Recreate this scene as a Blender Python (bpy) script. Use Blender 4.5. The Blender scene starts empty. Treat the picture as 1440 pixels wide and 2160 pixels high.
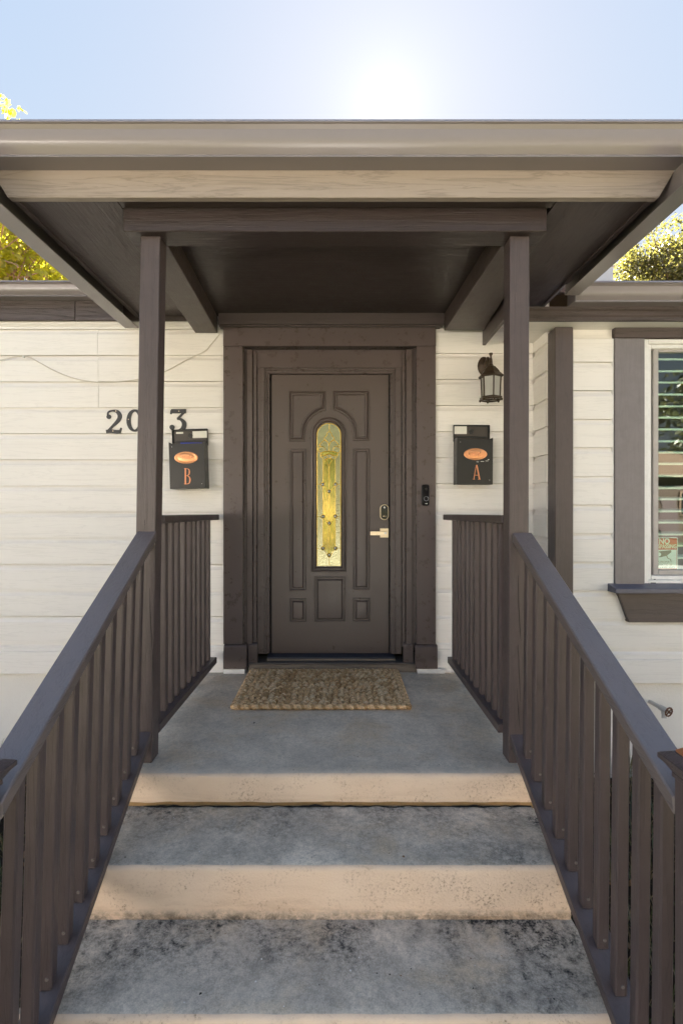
import bpy, math, random
import numpy as np
from mathutils import Vector
from math import sin, cos, pi, radians, sqrt

random.seed(7)
rng = np.random.default_rng(7)
sc = bpy.context.scene
COL = sc.collection

# ------------------------------------------------------------------ camera
EYE, FOC, CX, CY = 1.155, 1090.0, 712.0, 1072.0      # eye height above the landing; focal length and centre in photo pixels
cam_d = bpy.data.cameras.new("camera")
cam = bpy.data.objects.new("camera", cam_d); COL.objects.link(cam)
cam.location = (0, 0, EYE); cam.rotation_euler = (radians(90), 0, 0)
cam_d.sensor_fit = 'VERTICAL'; cam_d.sensor_height = 36.0
cam_d.lens = FOC / 2160 * 36
cam_d.shift_x = (720 - CX) / 2160; cam_d.shift_y = (CY - 1080) / 2160
cam_d.clip_start = 0.05; cam_d.clip_end = 3000
sc.camera = cam

# ------------------------------------------------------------------ sky, sun, exposure
SUN = Vector(((815 - CX) / FOC, 1.0, (CY - 222) / FOC)).normalized()
SUN_EL = math.asin(SUN.z); SUN_AZ = math.atan2(SUN.x, SUN.y)
world = bpy.data.worlds.new("World"); sc.world = world; world.use_nodes = True
wn = world.node_tree.nodes; wl = world.node_tree.links
wn.clear()
w_out = wn.new('ShaderNodeOutputWorld'); w_bg = wn.new('ShaderNodeBackground'); w_sky = wn.new('ShaderNodeTexSky')
w_sky.sky_type = 'NISHITA'; w_sky.sun_disc = False
w_sky.sun_elevation = SUN_EL; w_sky.sun_rotation = SUN_AZ
w_sky.air_density = 1.0; w_sky.dust_density = 0.25; w_sky.ozone_density = 1.0; w_sky.altitude = 150
w_bg.inputs['Strength'].default_value = 0.10
# one soft shoulder over the whole sky, c / (c + k): the photograph is exposed for the shade with its bright sky held back
w_add = wn.new('ShaderNodeVectorMath'); w_add.operation = 'ADD'; w_add.inputs[1].default_value = (1.30, 1.02, .34)
w_div = wn.new('ShaderNodeVectorMath'); w_div.operation = 'DIVIDE'
w_mul = wn.new('ShaderNodeVectorMath'); w_mul.operation = 'MULTIPLY'; w_mul.inputs[1].default_value = (0.440, 0.434, 0.436)
wl.new(w_sky.outputs[0], w_add.inputs[0]); wl.new(w_sky.outputs[0], w_div.inputs[0]); wl.new(w_add.outputs[0], w_div.inputs[1])
wl.new(w_div.outputs[0], w_mul.inputs[0])
w_tc = wn.new('ShaderNodeTexCoord'); w_dot = wn.new('ShaderNodeVectorMath'); w_dot.operation = 'DOT_PRODUCT'; w_dot.inputs[1].default_value = SUN
wl.new(w_tc.outputs['Generated'], w_dot.inputs[0]); w_prev = w_mul.outputs[0]
for w_pow, w_amp in ((2200, .07), (420, .058), (60, .038)):          # the aureole round the sun
    w_p = wn.new('ShaderNodeMath'); w_p.operation = 'POWER'; w_p.inputs[1].default_value = w_pow; w_c = wn.new('ShaderNodeMath'); w_c.operation = 'MAXIMUM'; w_c.inputs[1].default_value = 0.0
    wl.new(w_dot.outputs['Value'], w_c.inputs[0]); wl.new(w_c.outputs[0], w_p.inputs[0])
    w_s = wn.new('ShaderNodeVectorMath'); w_s.operation = 'SCALE'; w_s.inputs[0].default_value = (w_amp, w_amp, w_amp); wl.new(w_p.outputs[0], w_s.inputs['Scale'])
    w_a = wn.new('ShaderNodeVectorMath'); w_a.operation = 'ADD'; wl.new(w_prev, w_a.inputs[0]); wl.new(w_s.outputs[0], w_a.inputs[1]); w_prev = w_a.outputs[0]
wl.new(w_prev, w_bg.inputs[0]); wl.new(w_bg.outputs[0], w_out.inputs[0])
sun_d = bpy.data.lights.new("sun", 'SUN'); sun_d.energy = 5.0; sun_d.angle = radians(0.5); sun_d.color = (1.0, 0.95, 0.885)
sun = bpy.data.objects.new("sun", sun_d); COL.objects.link(sun)
sun.rotation_euler = (-SUN).to_track_quat('-Z', 'Y').to_euler(); sun.location = (0, 30, 30)
vs = sc.view_settings
vs.view_transform = 'Standard'; vs.look = 'None'; vs.gamma = 1.0; vs.use_curve_mapping = False
vs.exposure = 4.54
sc.cycles.use_denoising = True
sc.cycles.max_bounces = 10; sc.cycles.diffuse_bounces = 6; sc.cycles.glossy_bounces = 5; sc.cycles.transparent_max_bounces = 12
sc.cycles.sample_clamp_indirect = 6.0

# ------------------------------------------------------------------ helpers: meshes
def W(px, py, y):
    """a measured photo pixel at the depth y (metres in front of the camera) as a point of the place"""
    return Vector(((px - CX) * y / FOC, y, EYE - (py - CY) * y / FOC))

class MB:
    def __init__(s): s.v = []; s.f = []; s.m = []
    def add(s, vs_, fs_, m=0):
        b = len(s.v); s.v += [tuple(p) for p in vs_]
        for f in fs_: s.f.append(tuple(i + b for i in f)); s.m.append(m)
        return s
    def hexa(s, p, m=0):            # p: bottom 4 ccw, top 4 ccw
        return s.add(p, [(3, 2, 1, 0), (4, 5, 6, 7), (0, 1, 5, 4), (1, 2, 6, 5), (2, 3, 7, 6), (3, 0, 4, 7)], m)
    def box(s, x0, x1, y0, y1, z0, z1, m=0):
        if x0 > x1: x0, x1 = x1, x0
        return s.hexa([(x0, y0, z0), (x1, y0, z0), (x1, y1, z0), (x0, y1, z0),
                       (x0, y0, z1), (x1, y0, z1), (x1, y1, z1), (x0, y1, z1)], m)
    def extrude(s, prof, p2, a0, a1, n=1, m=0, caps=True, mats=None, jit=None):
        """closed profile prof of 2D points, swept from a0 to a1; p2(a, u, v) gives the point"""
        k = len(prof); vs_ = []; fs_ = []; ms = []
        for i in range(n + 1):
            a = a0 + (a1 - a0) * i / n
            for j, (u, v) in enumerate(prof):
                q = p2(a, u, v)
                if jit: q = jit(i, j, q)
                vs_.append(q)
        for i in range(n):
            for j in range(k):
                j2 = (j + 1) % k
                fs_.append((i * k + j, i * k + j2, (i + 1) * k + j2, (i + 1) * k + j))
                ms.append(mats[j] if mats else m)
        if caps:
            fs_.append(tuple(range(k))[::-1]); ms.append(m)
            fs_.append(tuple(n * k + j for j in range(k))); ms.append(m)
        b = len(s.v); s.v += [tuple(p) for p in vs_]
        for f, q in zip(fs_, ms): s.f.append(tuple(i + b for i in f)); s.m.append(q)
        return s
    def tube(s, pts, r, n=6, m=0, closed=False):
        pts = [Vector(p) for p in pts]; L = len(pts); vs_ = []; up = None
        rs = r if isinstance(r, (list, tuple)) else [r] * L
        for i, p in enumerate(pts):
            if closed: t = pts[(i + 1) % L] - pts[i - 1]
            else: t = pts[min(i + 1, L - 1)] - pts[max(i - 1, 0)]
            t = t.normalized() if t.length > 1e-9 else Vector((0, 0, 1))
            if up is None: up = t.orthogonal().normalized()
            up = (up - t * up.dot(t))
            up = up.normalized() if up.length > 1e-6 else t.orthogonal().normalized()
            w = t.cross(up)
            for j in range(n):
                a = 2 * pi * j / n
                vs_.append(p + (up * cos(a) + w * sin(a)) * rs[i])
        fs_ = []
        for i in range(L if closed else L - 1):
            i2 = (i + 1) % L
            for j in range(n):
                j2 = (j + 1) % n
                fs_.append((i * n + j, i * n + j2, i2 * n + j2, i2 * n + j))
        if not closed:
            fs_.append(tuple(range(n))[::-1]); fs_.append(tuple((L - 1) * n + j for j in range(n)))
        return s.add(vs_, fs_, m)
    def lathe(s, prof, c, n=12, m=0, axis='z'):
        """prof: (r, h) list from bottom to top round an axis through c"""
        c = Vector(c); vs_ = []; fs_ = []
        for r, h in prof:
            for j in range(n):
                a = 2 * pi * (j + .5) / n
                if axis == 'z': q = Vector((r * cos(a), r * sin(a), h))
                elif axis == 'y': q = Vector((r * cos(a), h, r * sin(a)))
                else: q = Vector((h, r * cos(a), r * sin(a)))
                vs_.append(c + q)
        k = len(prof)
        for i in range(k - 1):
            for j in range(n):
                j2 = (j + 1) % n
                fs_.append((i * n + j, i * n + j2, (i + 1) * n + j2, (i + 1) * n + j))
        fs_.append(tuple(range(n))[::-1]); fs_.append(tuple((k - 1) * n + j for j in range(n)))
        return s.add(vs_, fs_, m)
    def plate(s, poly, y0, y1, m=0, xf=None):
        """2D polygon (x, z) given thickness from y0 (front) to y1"""
        k = len(poly)
        vs_ = [(x, y0, z) for x, z in poly] + [(x, y1, z) for x, z in poly]
        if xf: vs_ = [xf(Vector(q)) for q in vs_]
        fs_ = [tuple(range(k)), tuple(range(2 * k - 1, k - 1, -1))] + [(i, k + i, k + (i + 1) % k, (i + 1) % k) for i in range(k)]
        return s.add(vs_, fs_, m)
    def stroke(s, pts, wd, y0, y1, m=0, xf=None, closed=False):
        """a pen stroke of varying width in the xz plane with thickness"""
        P = [Vector((a, b)) for a, b in pts]; L = len(P)
        wd = wd if isinstance(wd, (list, tuple)) else [wd] * L
        A = []; B = []
        for i in range(L):
            t = (P[(i + 1) % L] - P[i - 1]) if closed else (P[min(i + 1, L - 1)] - P[max(i - 1, 0)])
            t.normalize(); nn = Vector((-t.y, t.x)) * wd[i] / 2
            A.append(P[i] + nn); B.append(P[i] - nn)
        vs_ = []
        for i in range(L):
            vs_ += [(A[i].x, y0, A[i].y), (B[i].x, y0, B[i].y), (A[i].x, y1, A[i].y), (B[i].x, y1, B[i].y)]
        if xf: vs_ = [xf(Vector(q)) for q in vs_]
        fs_ = []
        for i in range(L if closed else L - 1):
            a = 4 * i; b = 4 * ((i + 1) % L)
            fs_ += [(a, a + 1, b + 1, b), (a + 2, b + 2, b + 3, a + 3), (a, b, b + 2, a + 2), (a + 1, a + 3, b + 3, b + 1)]
        if not closed:
            e = 4 * (L - 1); fs_ += [(0, 2, 3, 1), (e, e + 1, e + 3, e + 2)]
        return s.add(vs_, fs_, m)

WLOC = {}
def empty(name, loc, label, cat, group=None, kind=None):
    o = bpy.data.objects.new(name, None); COL.objects.link(o)
    o.location = loc; o.empty_display_size = 0.1; WLOC[o] = Vector(loc)
    o['label'] = label; o['category'] = cat
    if group: o['group'] = group
    if kind: o['kind'] = kind
    return o
def mk(name, mb, mat, parent=None, bevel=0, smooth=None, label=None, cat=None, group=None, kind=None, origin=None, normals=True):
    V = np.array(mb.v, dtype=float)
    c = Vector(((V[:, 0].min() + V[:, 0].max()) / 2, (V[:, 1].min() + V[:, 1].max()) / 2, (V[:, 2].min() + V[:, 2].max()) / 2)) if origin is None else Vector(origin)
    me = bpy.data.meshes.new(name)
    me.from_pydata((V - np.array(c)).tolist(), [], mb.f)
    mats = mat if isinstance(mat, (list, tuple)) else [mat]
    for q in mats: me.materials.append(q)
    if len(mats) > 1: me.polygons.foreach_set('material_index', mb.m)
    me.update()
    if normals:
        import bmesh
        bm = bmesh.new(); bm.from_mesh(me); bmesh.ops.recalc_face_normals(bm, faces=bm.faces); bm.to_mesh(me); bm.free()
    if smooth is not None:
        me.polygons.foreach_set('use_smooth', [True] * len(me.polygons))
        me.set_sharp_from_angle(angle=radians(smooth))
    o = bpy.data.objects.new(name, me); COL.objects.link(o)
    if parent is not None:
        o.parent = parent; o.location = c - WLOC[parent]
    else:
        o.location = c
    WLOC[o] = c
    if bevel:
        b = o.modifiers.new('bevel', 'BEVEL'); b.width = bevel; b.segments = 1; b.limit_method = 'ANGLE'; b.angle_limit = radians(35)
    if label: o['label'] = label
    if cat: o['category'] = cat
    if group: o['group'] = group
    if kind: o['kind'] = kind
    return o
def dup(o, parent, wpos):
    c = o.copy(); COL.objects.link(c); c.parent = parent
    c.location = Vector(wpos) - WLOC[parent]; WLOC[c] = Vector(wpos)
    return c

# ------------------------------------------------------------------ helpers: materials
class NT:
    def __init__(s, name):
        s.mat = bpy.data.materials.new(name); s.mat.use_nodes = True
        s.t = s.mat.node_tree; s.t.nodes.clear(); s.out = s.n('ShaderNodeOutputMaterial')
    def n(s, typ, _attr=None, **kw):
        nd = s.t.nodes.new(typ)
        for k, v in (_attr or {}).items(): setattr(nd, k, v)
        for k, v in kw.items():
            key = k.replace('_', ' ')
            inp = nd.inputs[key] if key in nd.inputs else nd.inputs[int(k[1:])]
            if hasattr(v, 'is_output'): s.t.links.new(v, inp)
            else: inp.default_value = v
        return nd
    def coords(s, rand=True, gen=False):
        tc = s.n('ShaderNodeTexCoord')
        co = tc.outputs['Object']
        if rand:
            oi = s.n('ShaderNodeObjectInfo')
            mul = s.n('ShaderNodeMath', {'operation': 'MULTIPLY'}, i0=oi.outputs['Random'], i1=37.0)
            co = s.n('ShaderNodeVectorMath', {'operation': 'ADD'}, i0=co, i1=mul.outputs[0]).outputs[0]
        return co
    def map(s, co, scale): return s.n('ShaderNodeMapping', None, Vector=co, Scale=scale).outputs[0]
    def noise(s, co, scale, detail=4, rough=.55, dist=0.0):
        return s.n('ShaderNodeTexNoise', None, Vector=co, Scale=scale, Detail=detail, Roughness=rough, Distortion=dist).outputs[0]
    def ramp(s, fac, stops, interp='LINEAR'):
        r = s.n('ShaderNodeValToRGB', None, Fac=fac); e = r.color_ramp; e.interpolation = interp
        while len(e.elements) > 1: e.elements.remove(e.elements[-1])
        e.elements[0].position = stops[0][0]; c = stops[0][1]; e.elements[0].color = tuple(c) + (1,) if not isinstance(c, (int, float)) else (c, c, c, 1)
        for p, c in stops[1:]:
            el = e.elements.new(p); el.color = tuple(c) + (1,) if not isinstance(c, (int, float)) else (c, c, c, 1)
        return r.outputs[0]
    def mix(s, fac, a, b, mode='MIX'):
        nd = s.n('ShaderNodeMix', {'data_type': 'RGBA', 'blend_type': mode})
        for i, v in ((0, fac), (6, a), (7, b)):
            if hasattr(v, 'is_output'): s.t.links.new(v, nd.inputs[i])
            else: nd.inputs[i].default_value = v if isinstance(v, (int, float)) else tuple(v) + (1,)
        return nd.outputs[2]
    def math(s, op, a, b=0.0, clamp=False):
        nd = s.n('ShaderNodeMath', {'operation': op, 'use_clamp': clamp}, i0=a, i1=b); return nd.outputs[0]
    def bump(s, h, dist, strength=1.0, normal=None):
        kw = dict(Height=h, Distance=dist, Strength=strength)
        if normal is not None: kw['Normal'] = normal
        return s.n('ShaderNodeBump', None, **kw).outputs[0]
    def bsdf(s, **kw):
        b = s.n('ShaderNodeBsdfPrincipled', None, **kw)
        s.t.links.new(b.outputs[0], s.out.inputs[0]); return b

def c4(c): return tuple(c) + (1,)
def paint(name, col, rough=.45, axis=None, grain=.0006, crack=0.0, vary=.10, fine=.00025, spec=.5, metal=0.0, chips=None, dark=.72, plain=False):
    t = NT(name); co = t.coords()
    v = t.noise(co, 2.3, 4, .6)
    v2 = t.noise(co, 17, 5, .7)
    colr = t.mix(v, [c * (1 - vary) for c in col], [c * (1 + vary) for c in col])
    colr = t.mix(t.ramp(v2, [(.35, .75), (.62, 0.0)]), colr, [c * (.5 + dark / 2) for c in col])
    nrm = t.bump(t.noise(co, 190, 3, .6), fine)
    if axis is not None:
        scl = [70.0, 70.0, 70.0]; scl['xyz'.index(axis)] = 2.2
        m = t.map(co, scl)
        g = t.noise(m, 1.0, 6, .62, .35)
        nrm = t.bump(g, grain * 3, 1.0, nrm)
        colr = t.mix(t.ramp(g, [(.30, .35), (.48, 0.0)]), colr, [c * dark for c in col])
        if crack:
            scl2 = [26.0, 26.0, 26.0]; scl2['xyz'.index(axis)] = 1.5
            ck = t.noise(t.map(co, scl2), 1.0, 5, .6, .8)
            line = t.math('ABSOLUTE', t.math('SUBTRACT', ck, .5))
            ln = t.ramp(line, [(0.0, 1.0), (.012, .7), (.03, 0.0)])
            colr = t.mix(t.math('MULTIPLY', ln, crack), colr, [c * .35 for c in col])
            nrm = t.bump(ln, -.0016 * crack, 1.0, nrm)
    if chips:
        n = t.noise(co, 55, 6, .75)
        colr = t.mix(t.ramp(n, [(.70, 0.0), (.735, 1.0)]), colr, chips)
    ro = rough if plain else t.ramp(v2, [(.3, rough - .06), (.7, rough + .07)])
    t.bsdf(Base_Color=colr, Roughness=ro, Normal=nrm, Metallic=metal, Specular_IOR_Level=spec)
    return t.mat

BROWN = (.086, .064, .062)
TAUPE = (.245, .215, .214)
M = {}
for ax in 'xyz': M['brown_' + ax] = paint('brown_wood_paint_' + ax, BROWN, .42, ax, .0005, .25)
M['brown_rough_x'] = paint('brown_cedar_board_x', BROWN, .45, 'x', .0011, .6)
M['brown_rough_y'] = paint('brown_grained_soffit_y', BROWN, .45, 'y', .0011, .3)
M['shaded_x'] = paint('shaded_brown_beam_paint', (.045, .031, .030), .38, 'x', .0006, .25)  # shade under the fascia and ceiling put into the brown
M['handrail'] = paint('sky_sheen_handrail_paint', (.140, .113, .108), .32, 'y', .0004, .25, vary=.05, spec=.8, dark=.88, plain=True)  # brown lightened to carry the sky's sheen on the rail tops
M['door'] = paint('brown_door_paint', (.098, .073, .066), .32, None, fine=.0001, vary=.04, dark=.95)
M['trim'] = paint('brown_casing_paint', (.094, .070, .066), .30, None, fine=.0006, vary=.05, dark=.95)
M['fascia'] = paint('taupe_fascia_board', (.36, .297, .252), .5, 'x', .0012, .35, dark=.93)
M['gutter'] = paint('taupe_gutter_enamel', TAUPE, .27, None, spec=.7, fine=.00004, vary=.015, dark=1.0, plain=True)
M['siding'] = paint('cream_siding_paint', (.82, .785, .745), .5, 'x', .0004, .10, vary=.012, fine=.0005, dark=.965)
M['siding_y'] = paint('cream_return_siding_paint', (.82, .785, .745), .5, 'y', .0003, .08, vary=.012, fine=.0005, dark=.965)
M['white'] = paint('white_vinyl', (.80, .79, .77), .35, None, fine=.0001, vary=.02)
M['grey_vinyl'] = paint('grey_sash_frame', (.42, .39, .37), .4, None, fine=.0001, vary=.03)
M['brown_window'] = paint('brown_window_trim', (.200, .180, .186), .38, 'z', .0004, .1)

def simple(name, col, rough=.5, metal=0.0, bump=0.0, bscale=200, vary=.08, vscale=30, spec=.5):
    t = NT(name); co = t.coords()
    v = t.noise(co, vscale, 5, .65)
    kw = dict(Base_Color=t.mix(v, [c * (1 - vary) for c in col], [min(1, c * (1 + vary)) for c in col]),
              Roughness=t.ramp(v, [(.3, max(.03, rough - .07)), (.7, min(1, rough + .08))]), Metallic=metal, Specular_IOR_Level=spec)
    if bump: kw['Normal'] = t.bump(t.noise(co, bscale, 4, .6), bump)
    t.bsdf(**kw); return t.mat
M['black_metal'] = simple('black_enamelled_steel', (.008, .0075, .0075), .36, 0, .0001, 300, .3, 25)
M['black_inner'] = simple('dark_lid_lining', (.045, .034, .028), .35, 0, .0002, 160, .3, 18)
M['copper'] = simple('hammered_copper', (.72, .33, .16), .32, .75, .0003, 120, .18, 40)
M['copper_letter'] = simple('copper_letter_metal', (.60, .25, .13), .38, .6, .0002, 200, .15, 60)
M['brass'] = simple('brushed_brass', (.78, .65, .47), .32, .8, 0, 0, .06)
M['came'] = simple('gold_came', (.95, .62, .13), .30, .35, 0, 0, .1)
M['glossy_black'] = simple('glossy_black_plastic', (.008, .008, .009), .08, 0)
M['black_plastic'] = simple('black_plastic', (.012, .012, .013), .3, 0)
M['numeral'] = simple('painted_black_numeral', (.022, .022, .026), .45, 0, .0002, 200)
M['bronze'] = simple('aged_bronze_lantern', (.055, .036, .022), .45, .3, .0006, 90, .5, 35)
M['sticker'] = simple('white_sticker', (.75, .73, .66), .35, 0, .0006, 40)
M['blue'] = simple('blue_paper', (.03, .06, .45), .5)
M['silver'] = simple('dull_silver_metal', (.55, .55, .55), .35, .8)
M['screw'] = simple('painted_screw_head', (.22, .19, .17), .4, .3)
M['rust'] = simple('rusty_iron', (.17, .085, .05), .7, .3, .0006, 220, .5, 60)
M['galv'] = simple('weathered_galvanised_pipe', (.55, .53, .50), .5, .3, .0003, 120, .2)
M['wire'] = simple('white_painted_wire', (.62, .57, .50), .5)
M['dark_wire'] = simple('dark_wire', (.10, .075, .055), .5)
M['cavity'] = simple('dark_gap_black', (.02, .018, .017), .8)  # darkness of the roof cavity and gaps put into the colour
M['vent'] = simple('pale_grey_vent_metal', (.42, .44, .48), .4, .2)
M['sill_wood'] = paint('dark_sill_paint', (.085, .075, .072), .5, 'x', .0006, .5, chips=(.35, .28, .2))
M['sill_edge'] = paint('worn_wood_sill_edge', (.24, .19, .145), .7, 'x', .0009, .6)
M['sill_metal'] = simple('dark_bronze_threshold', (.05, .055, .075), .35, .5, 0, 0, .1)
M['sill_top'] = paint('sky_tinted_sill_paint', (.10, .10, .14), .35, 'x', .0003, 0)  # blue in the brown stands for sky reflected on the sill
M['slat'] = simple('pale_louvre_paint', (.72, .78, .72), .4)
M['room'] = simple('dim_room_wall', (.30, .28, .25), .8)
M['red'] = simple('red_print', (.62, .11, .04), .5)
M['sign_white'] = simple('sign_white', (.80, .80, .74), .45)
M['sign_ink'] = simple('brown_ink', (.22, .17, .06), .6)
M['beige'] = paint('beige_clapboard_paint', (.68, .645, .62), .6, 'x', .0003, 0, vary=.03, dark=.95)
M['tan'] = paint('tan_clapboard_paint', (.050, .032, .019), .7, 'x', .0003, 0, vary=.1, dark=.9)
M['shingle'] = simple('brown_roof_shingle', (.13, .085, .07), .9, 0, .003, 60, .35, 20)

def stucco():
    t = NT('cream_stucco'); co = t.coords(False)
    n = t.noise(co, 95, 5, .6); n2 = t.noise(co, 4, 4, .6)
    t.bsdf(Base_Color=t.mix(n2, (.80, .76, .70), (.86, .82, .77)), Roughness=.8, Normal=t.bump(n, .004))
    return t.mat
M['stucco'] = stucco()

def concrete(name, base, stain, algae, edge=0.0):
    """worn grey tread; stain: blotch strength; algae: black growth, strongest along the back and one side; edge: cream paint worn over the nosing"""
    t = NT(name); tc = t.n('ShaderNodeTexCoord'); co = tc.outputs['Object']
    oi = t.n('ShaderNodeObjectInfo')
    cr = t.n('ShaderNodeVectorMath', {'operation': 'ADD'}, i0=co, i1=t.math('MULTIPLY', oi.outputs['Random'], 23.0)).outputs[0]
    big = t.noise(cr, 1.7, 5, .60, .2); mid = t.noise(cr, 6.5, 10, .72, .25); fin = t.noise(cr, 42, 9, .80); grit = t.noise(cr, 210, 3, .65)
    sh = lambda k: [c * k for c in base]
    col = t.mix(t.ramp(big, [(.32, 0.0), (.68, 1.0)]), sh(.70), sh(1.06))
    col = t.mix(t.ramp(mid, [(.34, .75 * stain), (.56, 0.0)]), col, (base[0] * .42, base[1] * .42, base[2] * .42))
    warm = t.noise(cr, 3.3, 5, .65, .3)
    col = t.mix(t.ramp(warm, [(.50, 0.0), (.68, .75)]), col, (base[0] * .80, base[1] * .70, base[2] * .56))
    col = t.mix(t.ramp(fin, [(.36, .60 * stain), (.54, 0.0)]), col, sh(.33))
    col = t.mix(t.ramp(grit, [(.34, .45), (.52, 0.0)]), col, sh(.45))
    col = t.mix(t.ramp(grit, [(.56, 0.0), (.72, .45)]), col, [min(.9, c * 1.12) for c in base])
    g = t.n('ShaderNodeSeparateXYZ', None, Vector=tc.outputs['Generated'])
    if algae:
        back = t.ramp(g.outputs[1], [(.0, .10), (.40, .30), (.72, .75), (.88, 1.0)])
        side = t.ramp(g.outputs[0], [(.05, .30), (.20, .0), (.72, .0), (.90, .55)])
        msk = t.math('ADD', back, side)
        al = t.noise(cr, 4.2, 12, .74, .35)
        a2 = t.math('MULTIPLY', t.ramp(al, [(.42, 0.0), (.62, 1.0)]), msk)
        a3 = t.math('MULTIPLY', t.ramp(t.noise(cr, 46, 10, .86), [(.44, 0.0), (.58, 1.0)]), t.math('MULTIPLY', a2, algae), True)
        col = t.mix(t.math('MULTIPLY', a2, algae * .26, True), col, (.17, .16, .145))
        col = t.mix(a3, col, (.030, .028, .026))
    if edge:
        wob = t.math('ADD', g.outputs[1], t.math('MULTIPLY', t.math('SUBTRACT', t.noise(cr, 14, 9, .75), .5), .16))
        col = t.mix(t.ramp(wob, [(.005, edge), (.055, 0.0)]), col, (.72, .60, .47))
    nrm = t.bump(grit, .0007); nrm = t.bump(fin, .0022, .8, nrm); nrm = t.bump(mid, .004, .7, nrm)
    t.bsdf(Base_Color=col, Roughness=.85, Normal=nrm, Specular_IOR_Level=.3)
    return t.mat
M['landing'] = concrete('grey_landing_concrete', (.82, .71, .575), .65, .30, .75)
M['tread'] = concrete('grey_tread_concrete', (.83, .72, .58), .95, 1.05, .7)
M['tread_low'] = concrete('mossy_tread_concrete', (.84, .735, .60), .95, 1.65, .6)
def riser():
    t = NT('cream_riser_paint'); tc = t.n('ShaderNodeTexCoord'); co = tc.outputs['Object']
    oi = t.n('ShaderNodeObjectInfo')
    cr = t.n('ShaderNodeVectorMath', {'operation': 'ADD'}, i0=co, i1=t.math('MULTIPLY', oi.outputs['Random'], 11.0)).outputs[0]
    big = t.noise(cr, 3, 5, .6)
    col = t.mix(big, (.78, .575, .40), (.87, .69, .52))
    z = t.n('ShaderNodeSeparateXYZ', None, Vector=tc.outputs['Generated']).outputs[2]
    low = t.ramp(z, [(.02, 1.0), (.22, .45), (.55, .18), (1.0, .08)])
    fl = t.noise(cr, 115, 7, .80); bl = t.noise(cr, 7, 6, .7, .5)
    chip = t.math('MULTIPLY', t.ramp(fl, [(.54, 0.0), (.62, 1.0)]), t.ramp(bl, [(.45, 0.0), (.62, 1.0)]))
    col = t.mix(t.math('MULTIPLY', chip, .75), col, (.36, .215, .115))
    smear = t.noise(t.map(cr, (3, 3, 22)), 1.0, 6, .7, .5)
    col = t.mix(t.math('MULTIPLY', t.ramp(smear, [(.48, 0.0), (.70, .75)]), low, True), col, (.42, .24, .11))
    gr = t.math('MULTIPLY', t.ramp(t.noise(cr, 24, 8, .8, .4), [(.40, 0.0), (.62, 1.0)]), t.ramp(z, [(.0, 1.0), (.10, .75), (.24, 0.0)]), True)
    col = t.mix(gr, col, (.07, .06, .045))
    nrm = t.bump(t.noise(cr, 120, 5, .65), .0022); nrm = t.bump(chip, -.0012, 1.0, nrm)
    t.bsdf(Base_Color=col, Roughness=.7, Normal=nrm, Specular_IOR_Level=.3)
    return t.mat
M['riser'] = riser()
M['ochre'] = simple('ochre_exposed_mortar', (.40, .25, .11), .9, 0, .004, 60, .4, 25)
M['crack'] = simple('black_crack_dirt', (.015, .013, .011), .9, 0, .003, 90, .4, 40)

def jute():
    t = NT('jute_fibre'); co = t.coords(); r = t.n('ShaderNodeNewGeometry').outputs['Random Per Island']
    st = t.noise(t.map(co, (40, 170, 170)), 1.0, 4, .65, .5)
    col = t.ramp(r, [(0.0, (.44, .25, .105)), (.45, (.84, .55, .29)), (1.0, (.95, .72, .45))])
    col = t.mix(t.ramp(st, [(.34, .7), (.56, 0.0)]), col, (.20, .12, .06))
    t.bsdf(Base_Color=col, Roughness=.9, Normal=t.bump(st, .003), Specular_IOR_Level=.2)
    return t.mat
M['jute'] = jute()
M['jute_dark'] = simple('dark_jute_backing', (.035, .020, .010), .95, 0, .002, 120, .4, 60, .1)

def leaf(name, a, b, c, trans=.5):
    t = NT(name); tc = t.n('ShaderNodeTexCoord'); g = t.n('ShaderNodeNewGeometry')
    r = g.outputs['Random Per Island']
    col = t.ramp(r, [(0.0, a), (.5, b), (1.0, c)])
    d = t.n('ShaderNodeBsdfDiffuse', None, Color=col); tr = t.n('ShaderNodeBsdfTranslucent', None, Color=t.mix(.6, col, [min(1, x * 2.6) for x in b]))
    gl = t.n('ShaderNodeBsdfGlossy', None, Color=(1, 1, 1, 1), Roughness=.4)
    m1 = t.n('ShaderNodeMixShader', None, i0=trans, i1=d.outputs[0], i2=tr.outputs[0])
    m2 = t.n('ShaderNodeMixShader', None, i0=.05, i1=m1.outputs[0], i2=gl.outputs[0])
    t.t.links.new(m2.outputs[0], t.out.inputs[0]); return t.mat
M['leaf_yellow'] = leaf('yellow_green_leaf', (.09, .115, .010), (.26, .25, .015), (.44, .35, .03), .74)
M['leaf_olive'] = leaf('olive_gold_leaf', (.028, .033, .007), (.062, .057, .011), (.105, .078, .017), .56)
M['leaf_far'] = leaf('street_tree_leaf', (.020, .026, .005), (.040, .045, .008), (.075, .070, .013), .3)
M['bark'] = simple('brown_bark', (.13, .085, .055), .9, 0, .006, 40, .3, 14)
M['vine'] = simple('dry_brown_vine', (.28, .17, .10), .9, 0, .002, 60, .35, 14)
M['grass_green'] = leaf('green_grass_blade', (.03, .05, .012), (.05, .07, .015), (.08, .09, .02), .3)
M['grass_dry'] = leaf('dry_grass_blade', (.10, .075, .035), (.17, .125, .06), (.22, .17, .09), .3)
M['fallen'] = leaf('fallen_brown_leaf', (.12, .06, .03), (.20, .10, .04), (.24, .15, .07), .2)

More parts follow.
